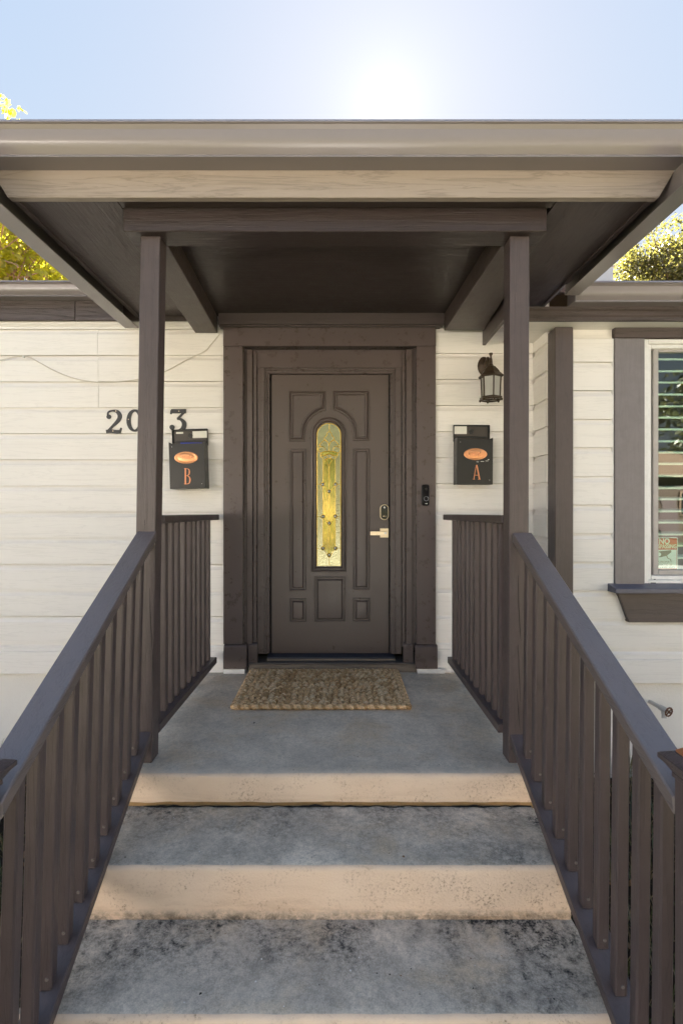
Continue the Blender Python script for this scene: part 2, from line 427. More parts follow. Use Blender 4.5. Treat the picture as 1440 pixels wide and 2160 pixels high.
def soil(name, a, b, sc_=9):
    t = NT(name); co = t.coords(False); n = t.noise(co, sc_, 8, .75); f = t.noise(co, 60, 5, .7)
    t.bsdf(Base_Color=t.mix(n, a, b), Roughness=.95, Normal=t.bump(f, .02), Specular_IOR_Level=.1); return t.mat
M['soil'] = soil('dark_garden_soil', (.016, .012, .009), (.05, .037, .026))
M['lawn'] = soil('dry_winter_lawn', (.045, .048, .020), (.10, .09, .045), 1.4)
M['path'] = concrete('pale_path_concrete', (.36, .35, .335), .3, 0)
M['asphalt'] = soil('grey_asphalt', (.055, .054, .052), (.075, .073, .07), 3)

def glass_window():
    t = NT('window_glass')
    tr = t.n('ShaderNodeBsdfTransparent', None, Color=(.86, .93, .88, 1)); gl = t.n('ShaderNodeBsdfGlossy', None, Color=(1, 1, 1, 1), Roughness=.01)
    co = t.coords(False); gl.inputs['Normal'].default_value = (0, 0, 0)
    t.t.links.new(t.bump(t.noise(co, 3.0, 2, .5), .0012), gl.inputs['Normal'])
    m = t.n('ShaderNodeMixShader', None, i0=.055, i1=tr.outputs[0], i2=gl.outputs[0])
    t.t.links.new(m.outputs[0], t.out.inputs[0]); return t.mat
M['glass'] = glass_window()
def glass_door(name, tint, bumpd, bscale, body, fac):
    t = NT(name); co = t.coords(False)
    n = t.bump(t.noise(co, bscale, 4, .6, .4), bumpd)
    gl = t.n('ShaderNodeBsdfGlossy', None, Color=c4(tint), Roughness=.04, Normal=n)
    d = t.n('ShaderNodeBsdfPrincipled', None, Base_Color=c4(body), Roughness=.2, Normal=n)
    m = t.n('ShaderNodeMixShader', None, i0=fac, i1=d.outputs[0], i2=gl.outputs[0])
    t.t.links.new(m.outputs[0], t.out.inputs[0]); return t.mat
M['glass_rippled'] = glass_door('rippled_door_glass', (.55, .54, .33), .0012, 95, (.040, .040, .014), .55)  # olive tint carries the reflected trees
M['glass_clear'] = glass_door('tree_tinted_bevelled_glass', (.62, .60, .17), .0003, 42, (.040, .038, .004), .60)  # yellow-green tint stands for sunlit foliage reflected in the pane
M['jewel'] = glass_door('cut_glass_jewel', (.42, .42, .38), .0015, 60, (.03, .03, .024), .6)
def frosted():
    t = NT('frosted_lantern_glass')
    tr = t.n('ShaderNodeBsdfTranslucent', None, Color=(.8, .8, .76, 1)); d = t.n('ShaderNodeBsdfPrincipled', None, Base_Color=(.62, .62, .58, 1), Roughness=.25)
    m = t.n('ShaderNodeMixShader', None, i0=.45, i1=d.outputs[0], i2=tr.outputs[0])
    t.t.links.new(m.outputs[0], t.out.inputs[0]); return t.mat
M['frosted'] = frosted()

# ------------------------------------------------------------------ the ground
GZ = -.60
def sheet(name, x0, x1, y0, y1, z, m):
    return mk(name, MB().add([(x0, y0, z), (x1, y0, z), (x1, y1, z), (x0, y1, z)], [(0, 1, 2, 3)]), m, kind='structure')
g = sheet('ground', -900, 900, -900, 900, GZ - .012, M['lawn'])
sheet('garden_bed', -7, -.86, .2, 3.8, GZ - .004, M['soil'])
sheet('garden_bed', .86, 7, .2, 3.8, GZ - .004, M['soil'])
mk('front_path', MB().box(-.95, .95, -7.6, 1.16, GZ - .1, GZ + .05), M['path'], bevel=.01, kind='structure')
sheet('street', -300, 300, -16.0, -9.0, GZ - .006, M['asphalt'])
mk('pavement', MB().box(-60, 60, -8.95, -7.6, GZ - .1, GZ + .03), M['path'], bevel=.01, kind='structure')

# ------------------------------------------------------------------ the house
YW = 3.66
house = empty('house', (0, 3.66, GZ), 'cream clapboard house with brown trim behind the covered front steps', 'house')

def siding_profile(pitch, t=.024):
    h = pitch - .0027
    return [(0.0, 0.0), (t, 0.0), (t, h - .036), (t - .005, h - .028), (t - .011, h - .015), (t - .014, h), (0.0, h)]
def clad(wall, axis, a_splits, plane, z0, pitch, n, mat):
    """courses of drop siding; a_splits(k, z) gives the runs [(a0, a1), ...] of course k"""
    prof = siding_profile(pitch); cache = {}
    for k in range(n):
        z = z0 + k * pitch
        for (a0, a1) in a_splits(k, z):
            out = random.uniform(-.0012, .0012); tilt = random.uniform(-.0012, .0012)
            if axis == 'x':
                f = lambda a, u, v: (a, plane - u - out, z + v + tilt * (a - a0))
            else:
                f = lambda a, u, v: (plane - u - out, a, z + v)
            nseg = max(1, int(abs(a1 - a0) / .35))
            wob = [random.uniform(-.0011, .0011) for _ in range(nseg + 1)]
            jit = (lambda i, j, q: (q[0], q[1], q[2] + wob[i])) if axis == 'x' else None
            mk('siding_board', MB().extrude(prof, f, a0, a1, nseg, jit=jit), mat, wall)

# -- wall to the left of and round the door
XL, XR = -7.0, 1.397
b = MB()
b.box(XL, -.74, YW + .004, YW + .12, -.02, 2.72)
b.box(.63, XR + .1, YW + .004, YW + .12, -.02, 2.72)
b.box(-.7395, .6295, YW + .004, YW + .12, 2.30, 2.72)
wall = mk('wall', b, M['siding'], house)
Z0, PITCH = .2115, .1838
def runs_left(k, z):
    e = -.790
    if k in (9, 10): return [(-4.2, -1.682), (-1.680, e)] if k == 9 else [(-4.2, -1.685), (-1.683, e)]
    if k == 11: return [(-4.2, -1.688), (-1.686, e)]
    if k in (3, 7): return [(-4.2, -2.9), (-2.898, e)]
    return [(-4.2, e)]
clad(wall, 'x', runs_left, YW, Z0, PITCH, 12, M['siding'])
clad(wall, 'x', lambda k, z: [(.676, XR - .022)], YW, .2285, .1835, 12, M['siding'])
b = MB().extrude([(0, 0), (.021, 0), (.021, .028), (.010, .042), (.010, .064), (0, .064)], lambda a, u, v: (a, YW - u, .147 + v), -4.2, -.79)
mk('cove_board', b, M['siding'], wall)
b = MB().extrude([(0, 0), (.021, 0), (.021, .028), (.010, .042), (.010, .064), (0, .064)], lambda a, u, v: (a, YW - u, .163 + v), .676, XR - .022)
mk('cove_board', b, M['siding'], wall)
mk('water_table', MB().box(-4.2, -.80, YW - .028, YW, -.012, .146), M['siding'], wall, bevel=.004)
mk('water_table', MB().box(.69, XR - .03, YW - .028, YW, -.006, .162), M['siding'], wall, bevel=.004)
mk('frieze_moulding', MB().extrude([(0, 0), (.024, 0), (.024, .014), (.038, .030), (.038, .046), (0, .046)], lambda a, u, v: (a, YW - u, 2.4165 + v), -4.2, -1.02), M['siding'], wall)
mk('frieze_board', MB().box(-.80, XR - .022, YW - .02, YW, 2.4315, 2.56), M['siding'], wall, bevel=.002)

# -- foundation
mk('foundation', MB().box(XL, 1.42, YW + .006, YW + .2, GZ - .3, -.014), M['stucco'], house)
mk('foundation', MB().box(1.42, 7.0, 3.372, 3.66, GZ - .3, .022), M['stucco'], house, bevel=.004)

# -- the short return wall and the projecting bay
YB = 3.36
rw = mk('wall', MB().box(XR + .004, XR + .10, 3.40, YW + .003, .0, 2.42), M['siding_y'], house)
clad(rw, 'y', lambda k, z: [(3.41, YW - .024)], XR, .2285, .1835, 12, M['siding_y'])
WXL, WXR = 2.0, 2.96      # window rough opening
WZ0, WZ1 = .66, 2.245
b = MB()
b.box(1.43, WXL, YB + .003, YB + .1, .02, 2.40)
b.box(WXR, 7.0, YB + .003, YB + .1, .02, 2.40)
b.box(WXL, WXR, YB + .003, YB + .1, .02, WZ0)
b.box(WXL, WXR, YB + .003, YB + .1, WZ1, 2.40)
bay = mk('wall', b, M['siding'], house)
def runs_bay(k, z):
    if z > .60: return [(1.505, 1.772), (3.20, 4.4)]
    if z > .40: return [(1.505, 1.80), (1.803, 4.4)] if False else [(1.505, 4.4)]
    return [(1.505, 4.4)]
clad(bay, 'x', runs_bay, YB, .2535, .1848, 11, M['siding'])
mk('water_table', MB().box(1.45, 4.4, YB - .028, YB, .024, .178), M['siding'], bay, bevel=.004)
mk('cove_board', MB().extrude([(0, 0), (.021, 0), (.021, .030), (.010, .046), (.010, .074), (0, .074)], lambda a, u, v: (a, YB - u, .179 + v), 1.505, 4.4), M['siding'], bay)
p = [W(1169, 1700, 3.30), W(1208.5, 1700, 3.30)]
mk('corner_board', MB().box(1.385, 1.504, 3.30, 3.42, GZ, 2.313), M['brown_z'], bay, bevel=.006)
# eaves of the bay
mk('soffit', MB().box(1.16, 6.0, 3.202, 3.66, 2.316, 2.336), M['siding'], house, bevel=.002)
mk('fascia', MB().extrude([(0, 0), (.022, 0), (.022, .022), (.030, .032), (.030, .055), (.040, .066), (.040, .080), (0, .080)], lambda a, u, v: (a, 3.22 - u, 2.316 + v), 1.15, 6.0), M['brown_rough_x'], house)

GUT = [(0, 0), (.086, 0), (.0860, .003), (.0735, .0175), (.088, .034), (.0960, .046), (.1010, .060), (.1035, .080), (.1060, .100), (.116, .1130), (.124, .1160), (.124, .119), (.117, .1315), (.112, .132), (.112, .120), (.100, .110), (.0, .110)]
def gutter(name, x0, x1, yb, z, s, parent, sv=None):
    sv = sv or s
    mb = MB().extrude([(u * s, v * sv) for u, v in GUT], lambda a, u, v: (a, yb - u, z + v), x0, x1)
    return mk(name, mb, M['gutter'], parent, smooth=28)
gutter('gutter', 1.42, 6.0, 3.19, 2.396, .98, house, .86)
mk('gutter_end_cap', MB().box(1.4145, 1.4195, 3.08, 3.19, 2.396, 2.50), M['gutter'], house)
# eave of the main wall
mk('fascia', MB().box(-4.6, -1.828, 3.598, 3.622, 2.4635, 2.64), M['brown_rough_x'], house, bevel=.003)
mk('fascia', MB().box(-1.826, -1.0, 3.599, 3.622, 2.4635, 2.64), M['brown_rough_x'], house, bevel=.003)
gutter('gutter', -6.0, -1.40, 3.597, 2.598, .93, house, .72)
# roofs
def roof(name, x0, x1, ye, ze, yr, zr):
    t = .05; yk = 2 * yr - ye
    mb = MB().extrude([(ye, ze), (yr, zr), (yk, ze), (yk, ze - t), (yr, zr - t), (ye, ze - t)], lambda a, u, v: (a, u, v), x0, x1)
    return mk(name, mb, M['shingle'], house)
roof('roof', -7.2, 1.6, 3.53, 2.68, 7.2, 3.9)
roof('roof', 1.61, 7.2, 3.14, 2.494, 7.2, 4.26)
b = MB(); b.box(XL, XL + .1, YW + .2, 10.7, GZ, 2.66); b.box(6.9, 7.0, YW, 10.7, GZ, 2.40); b.box(XL, 7.0, 10.7, 10.8, GZ, 2.66)
mk('back_wall', b, M['siding'], house)
# room behind the window
b = MB(); b.box(1.5, 4.2, 6.0, 6.05, 0, 2.4); b.box(1.45, 1.5, 3.47, 6.0, 0, 2.4); b.box(4.2, 4.25, 3.47, 6.0, 0, 2.4); b.box(1.45, 4.25, 3.47, 6.05, -.05, 0); b.box(1.45, 4.25, 3.47, 6.05, 2.4, 2.45)
mk('interior_room', b, M['room'], house)

# -- window
win = mk('window', MB().box(WXL - .002, WXL + .02, YB - .004, YB + .10, WZ0, WZ1).box(WXR - .02, WXR + .002, YB - .004, YB + .10, WZ0, WZ1).box(WXL + .02, WXR - .02, YB - .004, YB + .10, WZ1 - .02, WZ1).box(WXL + .02, WXR - .02, YB - .004, YB + .10, WZ0, WZ0 + .02), M['white'], house)
YC = 3.325
cxl = W(1296, 0, YC).x; cxr = W(1359, 0, YC).x
cz1 = W(0, 683, YC).z; cz0 = W(0, 713, YC).z; cb = W(0, 1237, YC).z
mk('casing', MB().box(cxl, cxr, YC, YB + .003, cb, cz0 - .001), M['brown_window'], win, bevel=.003)
mk('casing', MB().box(WXR + .03, WXR + .22, YC, YB + .003, cb, cz0 - .001), M['brown_window'], win, bevel=.003)
mk('head_casing', MB().box(cxl - .002, WXR + .222, YC - .003, YB + .003, cz0, cz1), M['brown_rough_x'], win, bevel=.003)
mk('sill', MB().extrude([(3.24, 0), (3.24, .030), (3.36, .055), (3.36, 0)], lambda a, u, v: (a, u, W(0, 1252, 3.24).z + v), W(1297.5, 0, 3.24).x, WXR + .26), M['sill_top'], win, bevel=.003)
za1 = W(0, 1252, 3.24).z; za0 = W(0, 1313, 3.31).z
mk('apron', MB().plate([(W(1302, 0, 3.31).x, za1), (WXR + .20, za1), (WXR + .12, za0), (W(1325.5, 0, 3.31).x, za0)], 3.31, YB + .002), M['brown_x'], win, bevel=.003)
mk('caulk_strip', MB().box(cxl - .011, cxl - .002, YC + .012, YB + .003, cb, cz0), M['white'], win)
def ring(mb, x0, x1, z0, z1, w, y0, y1):
    mb.box(x0, x0 + w, y0, y1, z0, z1); mb.box(x1 - w, x1, y0, y1, z0, z1)
    mb.box(x0 + w, x1 - w, y0, y1, z0, z0 + w); mb.box(x0 + w, x1 - w, y0, y1, z1 - w, z1); return mb
fx0 = cxr + .001; fx1 = WXR + .028; fz1 = cz0 - .002; fz0 = W(0, 1233, 3.345).z
mk('frame', ring(MB(), fx0, fx1, fz0, fz1, .030, 3.338, 3.40), M['white'], win, bevel=.004)
mk('frame', ring(MB(), fx0 + .0305, fx1 - .0305, fz0 + .0305, fz1 - .0305, .026, 3.352, 3.41), M['white'], win, bevel=.003)
sx0 = W(1377.2, 0, 3.365).x; sx1 = fx1 - .057; sz1 = W(0, 731.5, 3.365).z; sz0 = W(0, 1213, 3.365).z
mk('sash', ring(MB(), sx0, sx1, sz0, sz1, .034, 3.365, 3.41), M['grey_vinyl'], win, bevel=.004)
mk('glass', MB().box(sx0 + .02, sx1 - .02, 3.385, 3.389, sz0 + .02, sz1 - .02), M['glass'], win)
mk('weep_hole_cover', MB().box(W(1378, 0, 3.336).x, W(1381.5, 0, 3.336).x, 3.335, 3.339, fz0 + .033, fz0 + .037).box(W(1371.5, 0, 3.336).x, W(1382, 0, 3.336).x, 3.335, 3.339, fz0 + .010, fz0 + .0135), M['cavity'], win)

# -- door frame: nested casings, deeper and deeper
dfm = mk('door_frame', MB().box(-.80, -.735, YW + .003, 3.84, .07, 2.30).box(.625, .69, YW + .003, 3.84, .07, 2.30).box(-.735, .625, YW + .003, 3.84, 2.29, 2.42), M['trim'], house)
YCAS = 3.605
def S(px, y): return (px - CX) * y / FOC
def Zp(py, y): return EYE - (py - CY) * y / FOC
# outer casing
zt = Zp(690, YCAS); zb = Zp(730, YCAS)
mk('casing', MB().box(S(471, YCAS), S(512.5, YCAS), YCAS, YW + .002, .205, zb - .001), M['trim'], dfm, bevel=.003)
mk('casing', MB().box(S(878, YCAS), S(918.5, YCAS), YCAS, YW + .002, .205, zb - .001), M['trim'], dfm, bevel=.003)
mk('head_casing', MB().box(S(470.6, YCAS), S(919, YCAS), YCAS - .001, YW + .002, zb, zt), M['trim'], dfm, bevel=.003)
mk('head_board', MB().box(S(460, 3.575), S(937, 3.575), 3.575, YW - .021, Zp(684, 3.575), Zp(659, 3.575)), M['brown_x'], dfm, bevel=.003)
mk('head_bead', MB().box(S(462, 3.585), S(930, 3.585), 3.585, YW - .021, Zp(688.5, 3.585), Zp(684, 3.575) - .0005), M['brown_x'], dfm, bevel=.002)
# second layer: pilaster strips
for a, c in ((513.5, 520.5), (520.5, 532.5)):
    y = 3.655 if a < 520 else 3.637
    mk('pilaster_strip', MB().box(S(a, y), S(c, y), y, 3.76, .19, zb - .001 if a < 520 else zb - .012), M['trim'], dfm, bevel=.002)
for a, c in ((869.5, 877.5), (856, 869.5)):
    y = 3.655 if a > 869 else 3.637
    mk('pilaster_strip', MB().box(S(a, y), S(c, y), y, 3.76, .19, zb - .001 if a > 869 else zb - .012), M['trim'], dfm, bevel=.002)
YJ = 3.67
mk('jamb', MB().box(S(534, 3.655), S(541.5, 3.655), 3.655, 3.76, .17, zb - .02), M['trim'], dfm, bevel=.003)
mk('jamb', MB().box(S(847.5, 3.655), S(854.5, 3.655), 3.655, 3.76, .17, zb - .02), M['trim'], dfm, bevel=.003)
zj = Zp(742, YJ); zj0 = Zp(776, YJ)
mk('jamb', MB().box(S(543, YJ), S(557.5, YJ), YJ, 3.76, .12, zj0 - .001), M['trim'], dfm, bevel=.002)
mk('jamb', MB().box(S(833.5, YJ), S(846.5, YJ), YJ, 3.76, .12, zj0 - .001), M['trim'], dfm, bevel=.002)
mk('jamb_head', MB().box(S(541.5, YJ), S(848, YJ), YJ - .001, 3.76, zj0, zj), M['trim'], dfm, bevel=.002)
mk('jamb_soffit', MB().box(S(533, 3.70), S(856, 3.70), 3.700, 3.76, zj + .001, 2.29), M['trim'], dfm, bevel=.002)
for i, (d0, d1, yy) in enumerate(((557.5, 563, 3.688), (563, 568.5, 3.702))):
    rr = (827.5, 833.5) if i == 0 else (822.5, 827.5)
    top = 776 + 6 * (i + 1)
    zs = Zp(top, yy)
    mk('door_stop', MB().box(S(d0, yy), S(d1, yy), yy, 3.76, .115, zs - .001), M['trim'], dfm, bevel=.0015)
    mk('door_stop', MB().box(S(rr[0], yy), S(rr[1], yy), yy, 3.76, .115, zs - .001), M['trim'], dfm, bevel=.0015)
    mk('door_stop', MB().box(S(d0, yy), S(rr[1], yy), yy - .0005, 3.76, zs, Zp(top - 6, yy)), M['trim'], dfm, bevel=.0015)
mk('weather_strip', MB().box(S(568.5, 3.74), S(573, 3.74), 3.738, 3.76, .11, 2.13).box(S(818, 3.74), S(824, 3.74), 3.738, 3.76, .11, 2.13).box(S(568.5, 3.74), S(824, 3.74), 3.738, 3.76, 2.118, 2.15), M['cavity'], dfm)
# plinth blocks
def plinth(a, c, y, z0, z1):
    mk('plinth_block', MB().extrude([(YW + .002, z0), (y, z0), (y, z1 - .014), (y + .012, z1), (YW + .002, z1)], lambda q, u, v: (q, u, v), S(a, y), S(c, y)), M['trim'], dfm, bevel=.003)
plinth(471.5, 520, 3.59, .038, .204); plinth(875.5, 922.5, 3.59, .038, .204)
plinth(523, 543, 3.632, .070, .208); plinth(850, 872, 3.632, .070, .208)
mk('plinth_shim', MB().hexa([(S(471, 3.60), 3.598, .001), (S(516, 3.60), 3.598, .001), (S(516, 3.60), YW, .001), (S(471, 3.60), YW, .001), (S(471, 3.60), 3.598, .033), (S(516, 3.60), 3.598, .036), (S(516, 3.60), YW, .036), (S(471, 3.60), YW, .033)]), M['white'], dfm, bevel=.003)
mk('plinth_shim', MB().box(S(880, 3.60), S(938, 3.60), 3.60, YW, .001, .036), M['white'], dfm, bevel=.003)
# sills
mk('threshold', MB().box(S(523, 3.628), S(878, 3.628), 3.628, 3.80, .058, .070), M['sill_wood'], dfm, bevel=.002)
mk('threshold_edge', MB().box(S(524.5, 3.632), S(877, 3.632), 3.632, 3.80, .002, .0575), M['sill_edge'], dfm, bevel=.004)
mk('sill_shoe', MB().box(S(563, 3.672), S(834, 3.672), 3.672, 3.80, .0705, .084), M['sill_edge'], dfm, bevel=.002)
mk('door_sill', MB().extrude([(3.676, .0845), (3.676, .096), (3.735, .112), (3.80, .112), (3.80, .0845)], lambda q, u, v: (q, u, v), S(564, 3.676), S(832, 3.676)), M['sill_metal'], dfm, bevel=.001)

# -- door slab with moulded panels and an arched light
YD = 3.722
door = mk('door', MB().box(S(572.3, YD), S(819.7, YD), YD, YD + .042, Zp(1378, YD), Zp(790, YD)), M['door'], house, bevel=.003)
def P2(pts): return [(S(a, YD), Zp(c, YD)) for a, c in pts]
def inset(poly, d):
    n = len(poly); out = []
    area = sum(poly[i][0] * poly[(i + 1) % n][1] - poly[(i + 1) % n][0] * poly[i][1] for i in range(n))
    sg = 1 if area > 0 else -1
    for i in range(n):
        p0 = Vector(poly[i - 1]); p1 = Vector(poly[i]); p2 = Vector(poly[(i + 1) % n])
        e1 = (p1 - p0).normalized(); e2 = (p2 - p1).normalized()
        n1 = Vector((-e1.y, e1.x)) * sg; n2 = Vector((-e2.y, e2.x)) * sg
        bis = n1 + n2
        if bis.length < 1e-6: bis = n1
        bis.normalize(); k = d / max(.35, bis.dot(n1)); q = p1 + bis * k
        out.append((q.x, q.y))
    return out
def relief(poly, prof, y, cap=True):
    """rings of a moulding: prof = [(inset, rise), ...]"""
    mb = MB(); n = len(poly); rings = []
    for d, h in prof:
        pp = inset(poly, d) if d else poly
        rings.append([(x, y - h, z) for x, z in pp])
    vs_ = [q for r in rings for q in r]; fs_ = []
    for k in range(len(prof) - 1):
        for i in range(n):
            j = (i + 1) % n; fs_.append((k * n + i, k * n + j, (k + 1) * n + j, (k + 1) * n + i))
    if cap: fs_.append(tuple((len(prof) - 1) * n + i for i in range(n)))
    return mb.add(vs_, fs_)
RAISED = [(0, -.001), (.002, .010), (.006, .011), (.009, .0005), (.018, .0005), (.028, .0150), (.033, .0155)]
SOFTP = [(0, -.001), (.003, .009), (.0065, .0095), (.0105, .001), (.014, .0016), (.022, .017), (.029, .016), (.034, .005)]
def rect(a, b_, c, d): return P2([(a, b_), (c, b_), (c, d), (a, d)])
def arcpts(cx_, cy_, r, a0, a1, n): return [(cx_ + r * cos(radians(a0 + (a1 - a0) * i / n)), cy_ - r * sin(radians(a0 + (a1 - a0) * i / n))) for i in range(n + 1)]
AC = 694.0
tl = [(609, 825), (686.8, 825)] + arcpts(AC, 916, 50.5, 98.2, 178, 10) + [(643.6, 931), (609.3, 931)]
tr = [(2 * AC - a + .3, c - 1) for a, c in tl]
for poly in (tl, tr): mk('panel', relief(P2(poly), SOFTP, YD), M['door'], door, smooth=25)
for q in ((610.4, 947, 645.8, 1245.5), (744.4, 946, 779.6, 1244)): mk('panel', relief(rect(*q), RAISED, YD), M['door'], door, smooth=25)
mk('panel', relief(rect(663, 1216, 728, 1311.5), RAISED, YD), M['door'], door, smooth=25)
for q in ((611, 1262, 646, 1312), (744.5, 1261, 780.5, 1311)): mk('panel', relief(rect(*q), RAISED, YD), M['door'], door, smooth=25)
GC = 693.5
def arch(hw, top, bot, n=16): return P2([(GC - hw, bot)] + arcpts(GC, top + hw, hw, 180, 0, n) + [(GC + hw, bot)])
mk('light_frame', relief(arch(37, 879, 1206), [(0, -.001), (.003, .012), (.009, .014), (.014, .005), (.018, .005), (.022, .017), (.029, .018), (.036, .002), (.0385, -.001)], YD, False), M['door'], door, smooth=30)
garch = arch(25.8, 892, 1194)
mb = MB(); k = len(garch); mb.plate(garch, YD - .004, YD - .001)
mk('glass_pane', mb, M['glass_rippled'], door)
mb = MB().plate(P2([(681.8, 968), (706.8, 968), (706.8, 1156), (694, 1170), (681.8, 1156)]), YD - .0058, YD - .0042)
mk('glass_pane', mb, M['glass_clear'], door)
mb = MB()
def U(u, v, off): return (S(600 + u / 7.2, YD), YD - .006, Zp(off + v / 7.2, YD))
def came(pts, off=800, r=.0024): mb.tube([U(a, c, off) for a, c in pts], r, 5)
def cat(pts, n=6):            # smooth curve through points
    out = []; P = [pts[0]] + list(pts) + [pts[-1]]
    for i in range(1, len(P) - 2):
        for s in range(n):
            t = s / n
            out.append(tuple(.5 * ((2 * P[i][k]) + (-P[i - 1][k] + P[i + 1][k]) * t + (2 * P[i - 1][k] - 5 * P[i][k] + 4 * P[i + 1][k] - P[i + 2][k]) * t * t + (-P[i - 1][k] + 3 * P[i][k] - 3 * P[i + 1][k] + P[i + 2][k]) * t ** 3) for k in range(len(pts[0]))))
    out.append(tuple(pts[-1])); return out
mb.tube([(x, YD - .006, z) for x, z in arch(24.8, 893.2, 1193)], .0028, 5, closed=True)
came([(679, 672), (679, 795)])
came(cat([(679, 795), (650, 815), (640, 850), (600, 905), (625, 925), (660, 960), (673, 1010)]))
came(cat([(679, 795), (708, 815), (718, 850), (755, 905), (732, 925), (695, 960), (677, 1010)]))
came(cat([(673, 1000), (655, 955), (600, 930), (565, 960), (530, 1005), (560, 1018), (600, 1030), (622, 1082)]))
came(cat([(677, 1000), (700, 955), (755, 930), (790, 960), (822, 1005), (795, 1018), (755, 1030), (733, 1082)]))
came(cat([(560, 1018), (515, 1050), (522, 1095), (552, 1125)]))
came(cat([(795, 1018), (845, 1050), (838, 1095), (808, 1125)]))
came([(675, 1000), (675, 1090)])
came(cat([(545, 1145), (565, 1112), (675, 1092), (790, 1112), (805, 1145), (775, 1165), (675, 1138), (580, 1165), (545, 1145)]), r=.0024)
came(cat([(545, 1145), (555, 1180), (580, 1192)])); came(cat([(805, 1145), (798, 1180), (772, 1192)]))
came(cat([(625, 1225), (672, 1200), (722, 1225), (695, 1275), (675, 1310), (655, 1275), (625, 1225)]))
for cx_, sg in ((625, 1), (728, -1)):
    came(cat([(cx_ - 38 * sg, 1195), (cx_ - 10 * sg, 1165), (cx_ + 30 * sg, 1170), (cx_ + 20 * sg, 1205), (cx_ - 20 * sg, 1215)]), r=.0022)
for x in (585, 770): came([(x, 1190), (x, 1000 + 1440)], r=.0016); came([(x, 1000), (x, 1100)], 1000)if False else None
came([(585, 1000 - 1000), (585, 1100)], 1000); came([(770, 0), (770, 1100)], 1000)
came([(675, 1310), (675, 1440)]); came([(677, 0), (679, 1390)], 1000)
for y in (157, 645, 1127): came([(498, y), (557, y)], 1000, .0014); came([(800, y), (856, y)], 1000, .0014)
for (lx, ly), (mx, my), (rx, ry) in (((582, 157), (677, 262), (773, 157)), ((585, 645), (680, 745), (772, 642)), ((585, 1127), (680, 1230), (772, 1125))):
    came(cat([(lx + 25, ly + 30), (lx + 45, ly + 70), (mx - 28, my - 5)]), 1000); came(cat([(rx - 25, ry + 30), (rx - 45, ry + 70), (mx + 28, my - 5)]), 1000)
    for q in ((lx, ly), (mx, my), (rx, ry)):
        c = Vector(U(q[0], q[1], 1000))
        mb.tube([c + Vector((.0142 * cos(a * pi / 8), 0, .0142 * sin(a * pi / 8))) for a in range(16)], .0019, 5, closed=True)
        j = mk('jewel', MB().lathe([(.0128, 0), (.0085, -.0055), (.003, -.0065)], c, 10, axis='y'), M['jewel'], door)
mk('came', mb, M['came'], door, smooth=40)
mb = MB().plate(P2([(600 + a / 7.2, 800 + c / 7.2) for a, c in cat([(552, 1145), (570, 1115), (675, 1097), (785, 1115), (798, 1145), (770, 1158), (675, 1134), (585, 1158)], 4)]), YD - .0085, YD - .0042)
mk('bevelled_glass', mb, M['glass_clear'], door, bevel=.002)
# deadbolt keypad and lever
def stadium(cx_, cz_, hw, hh, n=10): return [(cx_ + hw * cos(a), cz_ + (hh - hw) + hw * sin(a)) for a in [pi * i / n for i in range(n + 1)]] + [(cx_ + hw * cos(a), cz_ - (hh - hw) + hw * sin(a)) for a in [pi + pi * i / n for i in range(n + 1)]]
yk = YD - .022
kc = (S(760 + 454 / 9, yk), Zp(1020 + 543 / 9, yk))
lk = mk('keypad_lock', MB().plate(stadium(kc[0], kc[1], .0325, .0575), yk, YD + .001), M['brass'], door, bevel=.004)
mk('keypad_face', MB().plate(stadium(kc[0], kc[1], .0262, .0512), yk - .0015, yk + .001), M['glossy_black'], door)
mk('lock_button', MB().lathe([(.0075, 0), (.0065, -.002)], (kc[0], yk - .0016, Zp(1020 + 455 / 9, yk)), 12, axis='y'), M['sticker'], door)
mb = MB()
for dx in (-.009, -.004, .007): mb.box(kc[0] + dx, kc[0] + dx + .004, yk - .002, yk - .0014, kc[1] - .030, kc[1] - .027)
mk('lock_symbols', mb, M['brass'], door)
yl = YD - .050
mk('handle_plate', MB().box(S(801.2, YD - .01), S(819, YD - .01), YD - .011, YD, Zp(1134, YD - .01), Zp(1114.5, YD - .01)), M['brass'], door, bevel=.0015)
mb = MB().box(S(780.5, yl), S(816.7, yl), yl, yl + .018, Zp(1129.2, yl), Zp(1121, yl)); mb.lathe([(.011, yl + .017), (.011, YD - .01)], (S(812, yl), 0, Zp(1125, yl)), 12, axis='y')
mk('lever', mb, M['brass'], door, bevel=.001)
mb = MB().lathe([(.0085, 0), (.008, -.002)], (S(812.6, yl), yl, Zp(1124.6, yl)), 14, axis='y'); mb.box(S(812.6, yl) - .001, S(812.6, yl) + .001, yl - .0026, yl - .0021, Zp(1127, yl), Zp(1122.5, yl))
mk('key_cylinder', mb, M['silver'], door)

# ------------------------------------------------------------------ porch roof
pr = empty('porch_roof', (0, 2.9, 2.387), 'brown painted flat porch roof with taupe gutter over the front door', 'porch roof')
gutter('gutter', -1.56, 1.52, 2.198, 2.592, 1.0, pr, .985)
mk('fascia', MB().hexa([(-1.403, 2.199, 2.478), (1.366, 2.199, 2.478), (1.366, 2.234, 2.478), (-1.403, 2.234, 2.478), (-1.478, 2.199, 2.60), (1.438, 2.199, 2.60), (1.438, 2.234, 2.60), (-1.478, 2.234, 2.60)]), M['fascia'], pr, bevel=.003)
mk('roof_deck', MB().box(-1.50, 1.44, 2.2345, YW + .2, 2.60, 2.66), M['cavity'], pr)
ZS = 2.495
SXL, SXR = -1.392, 1.352
def soff(x0, x1, y0, y1, m='brown_rough_y', z=ZS): return mk('soffit_board', MB().box(x0, x1, y0, y1, z, z + .018), M[m], pr, bevel=.001)
soff(SXL, -.962, 2.235, 3.246); soff(SXL, -.962, 3.248, YW, z=ZS + .001)
soff(.955, SXR, 2.235, YW)
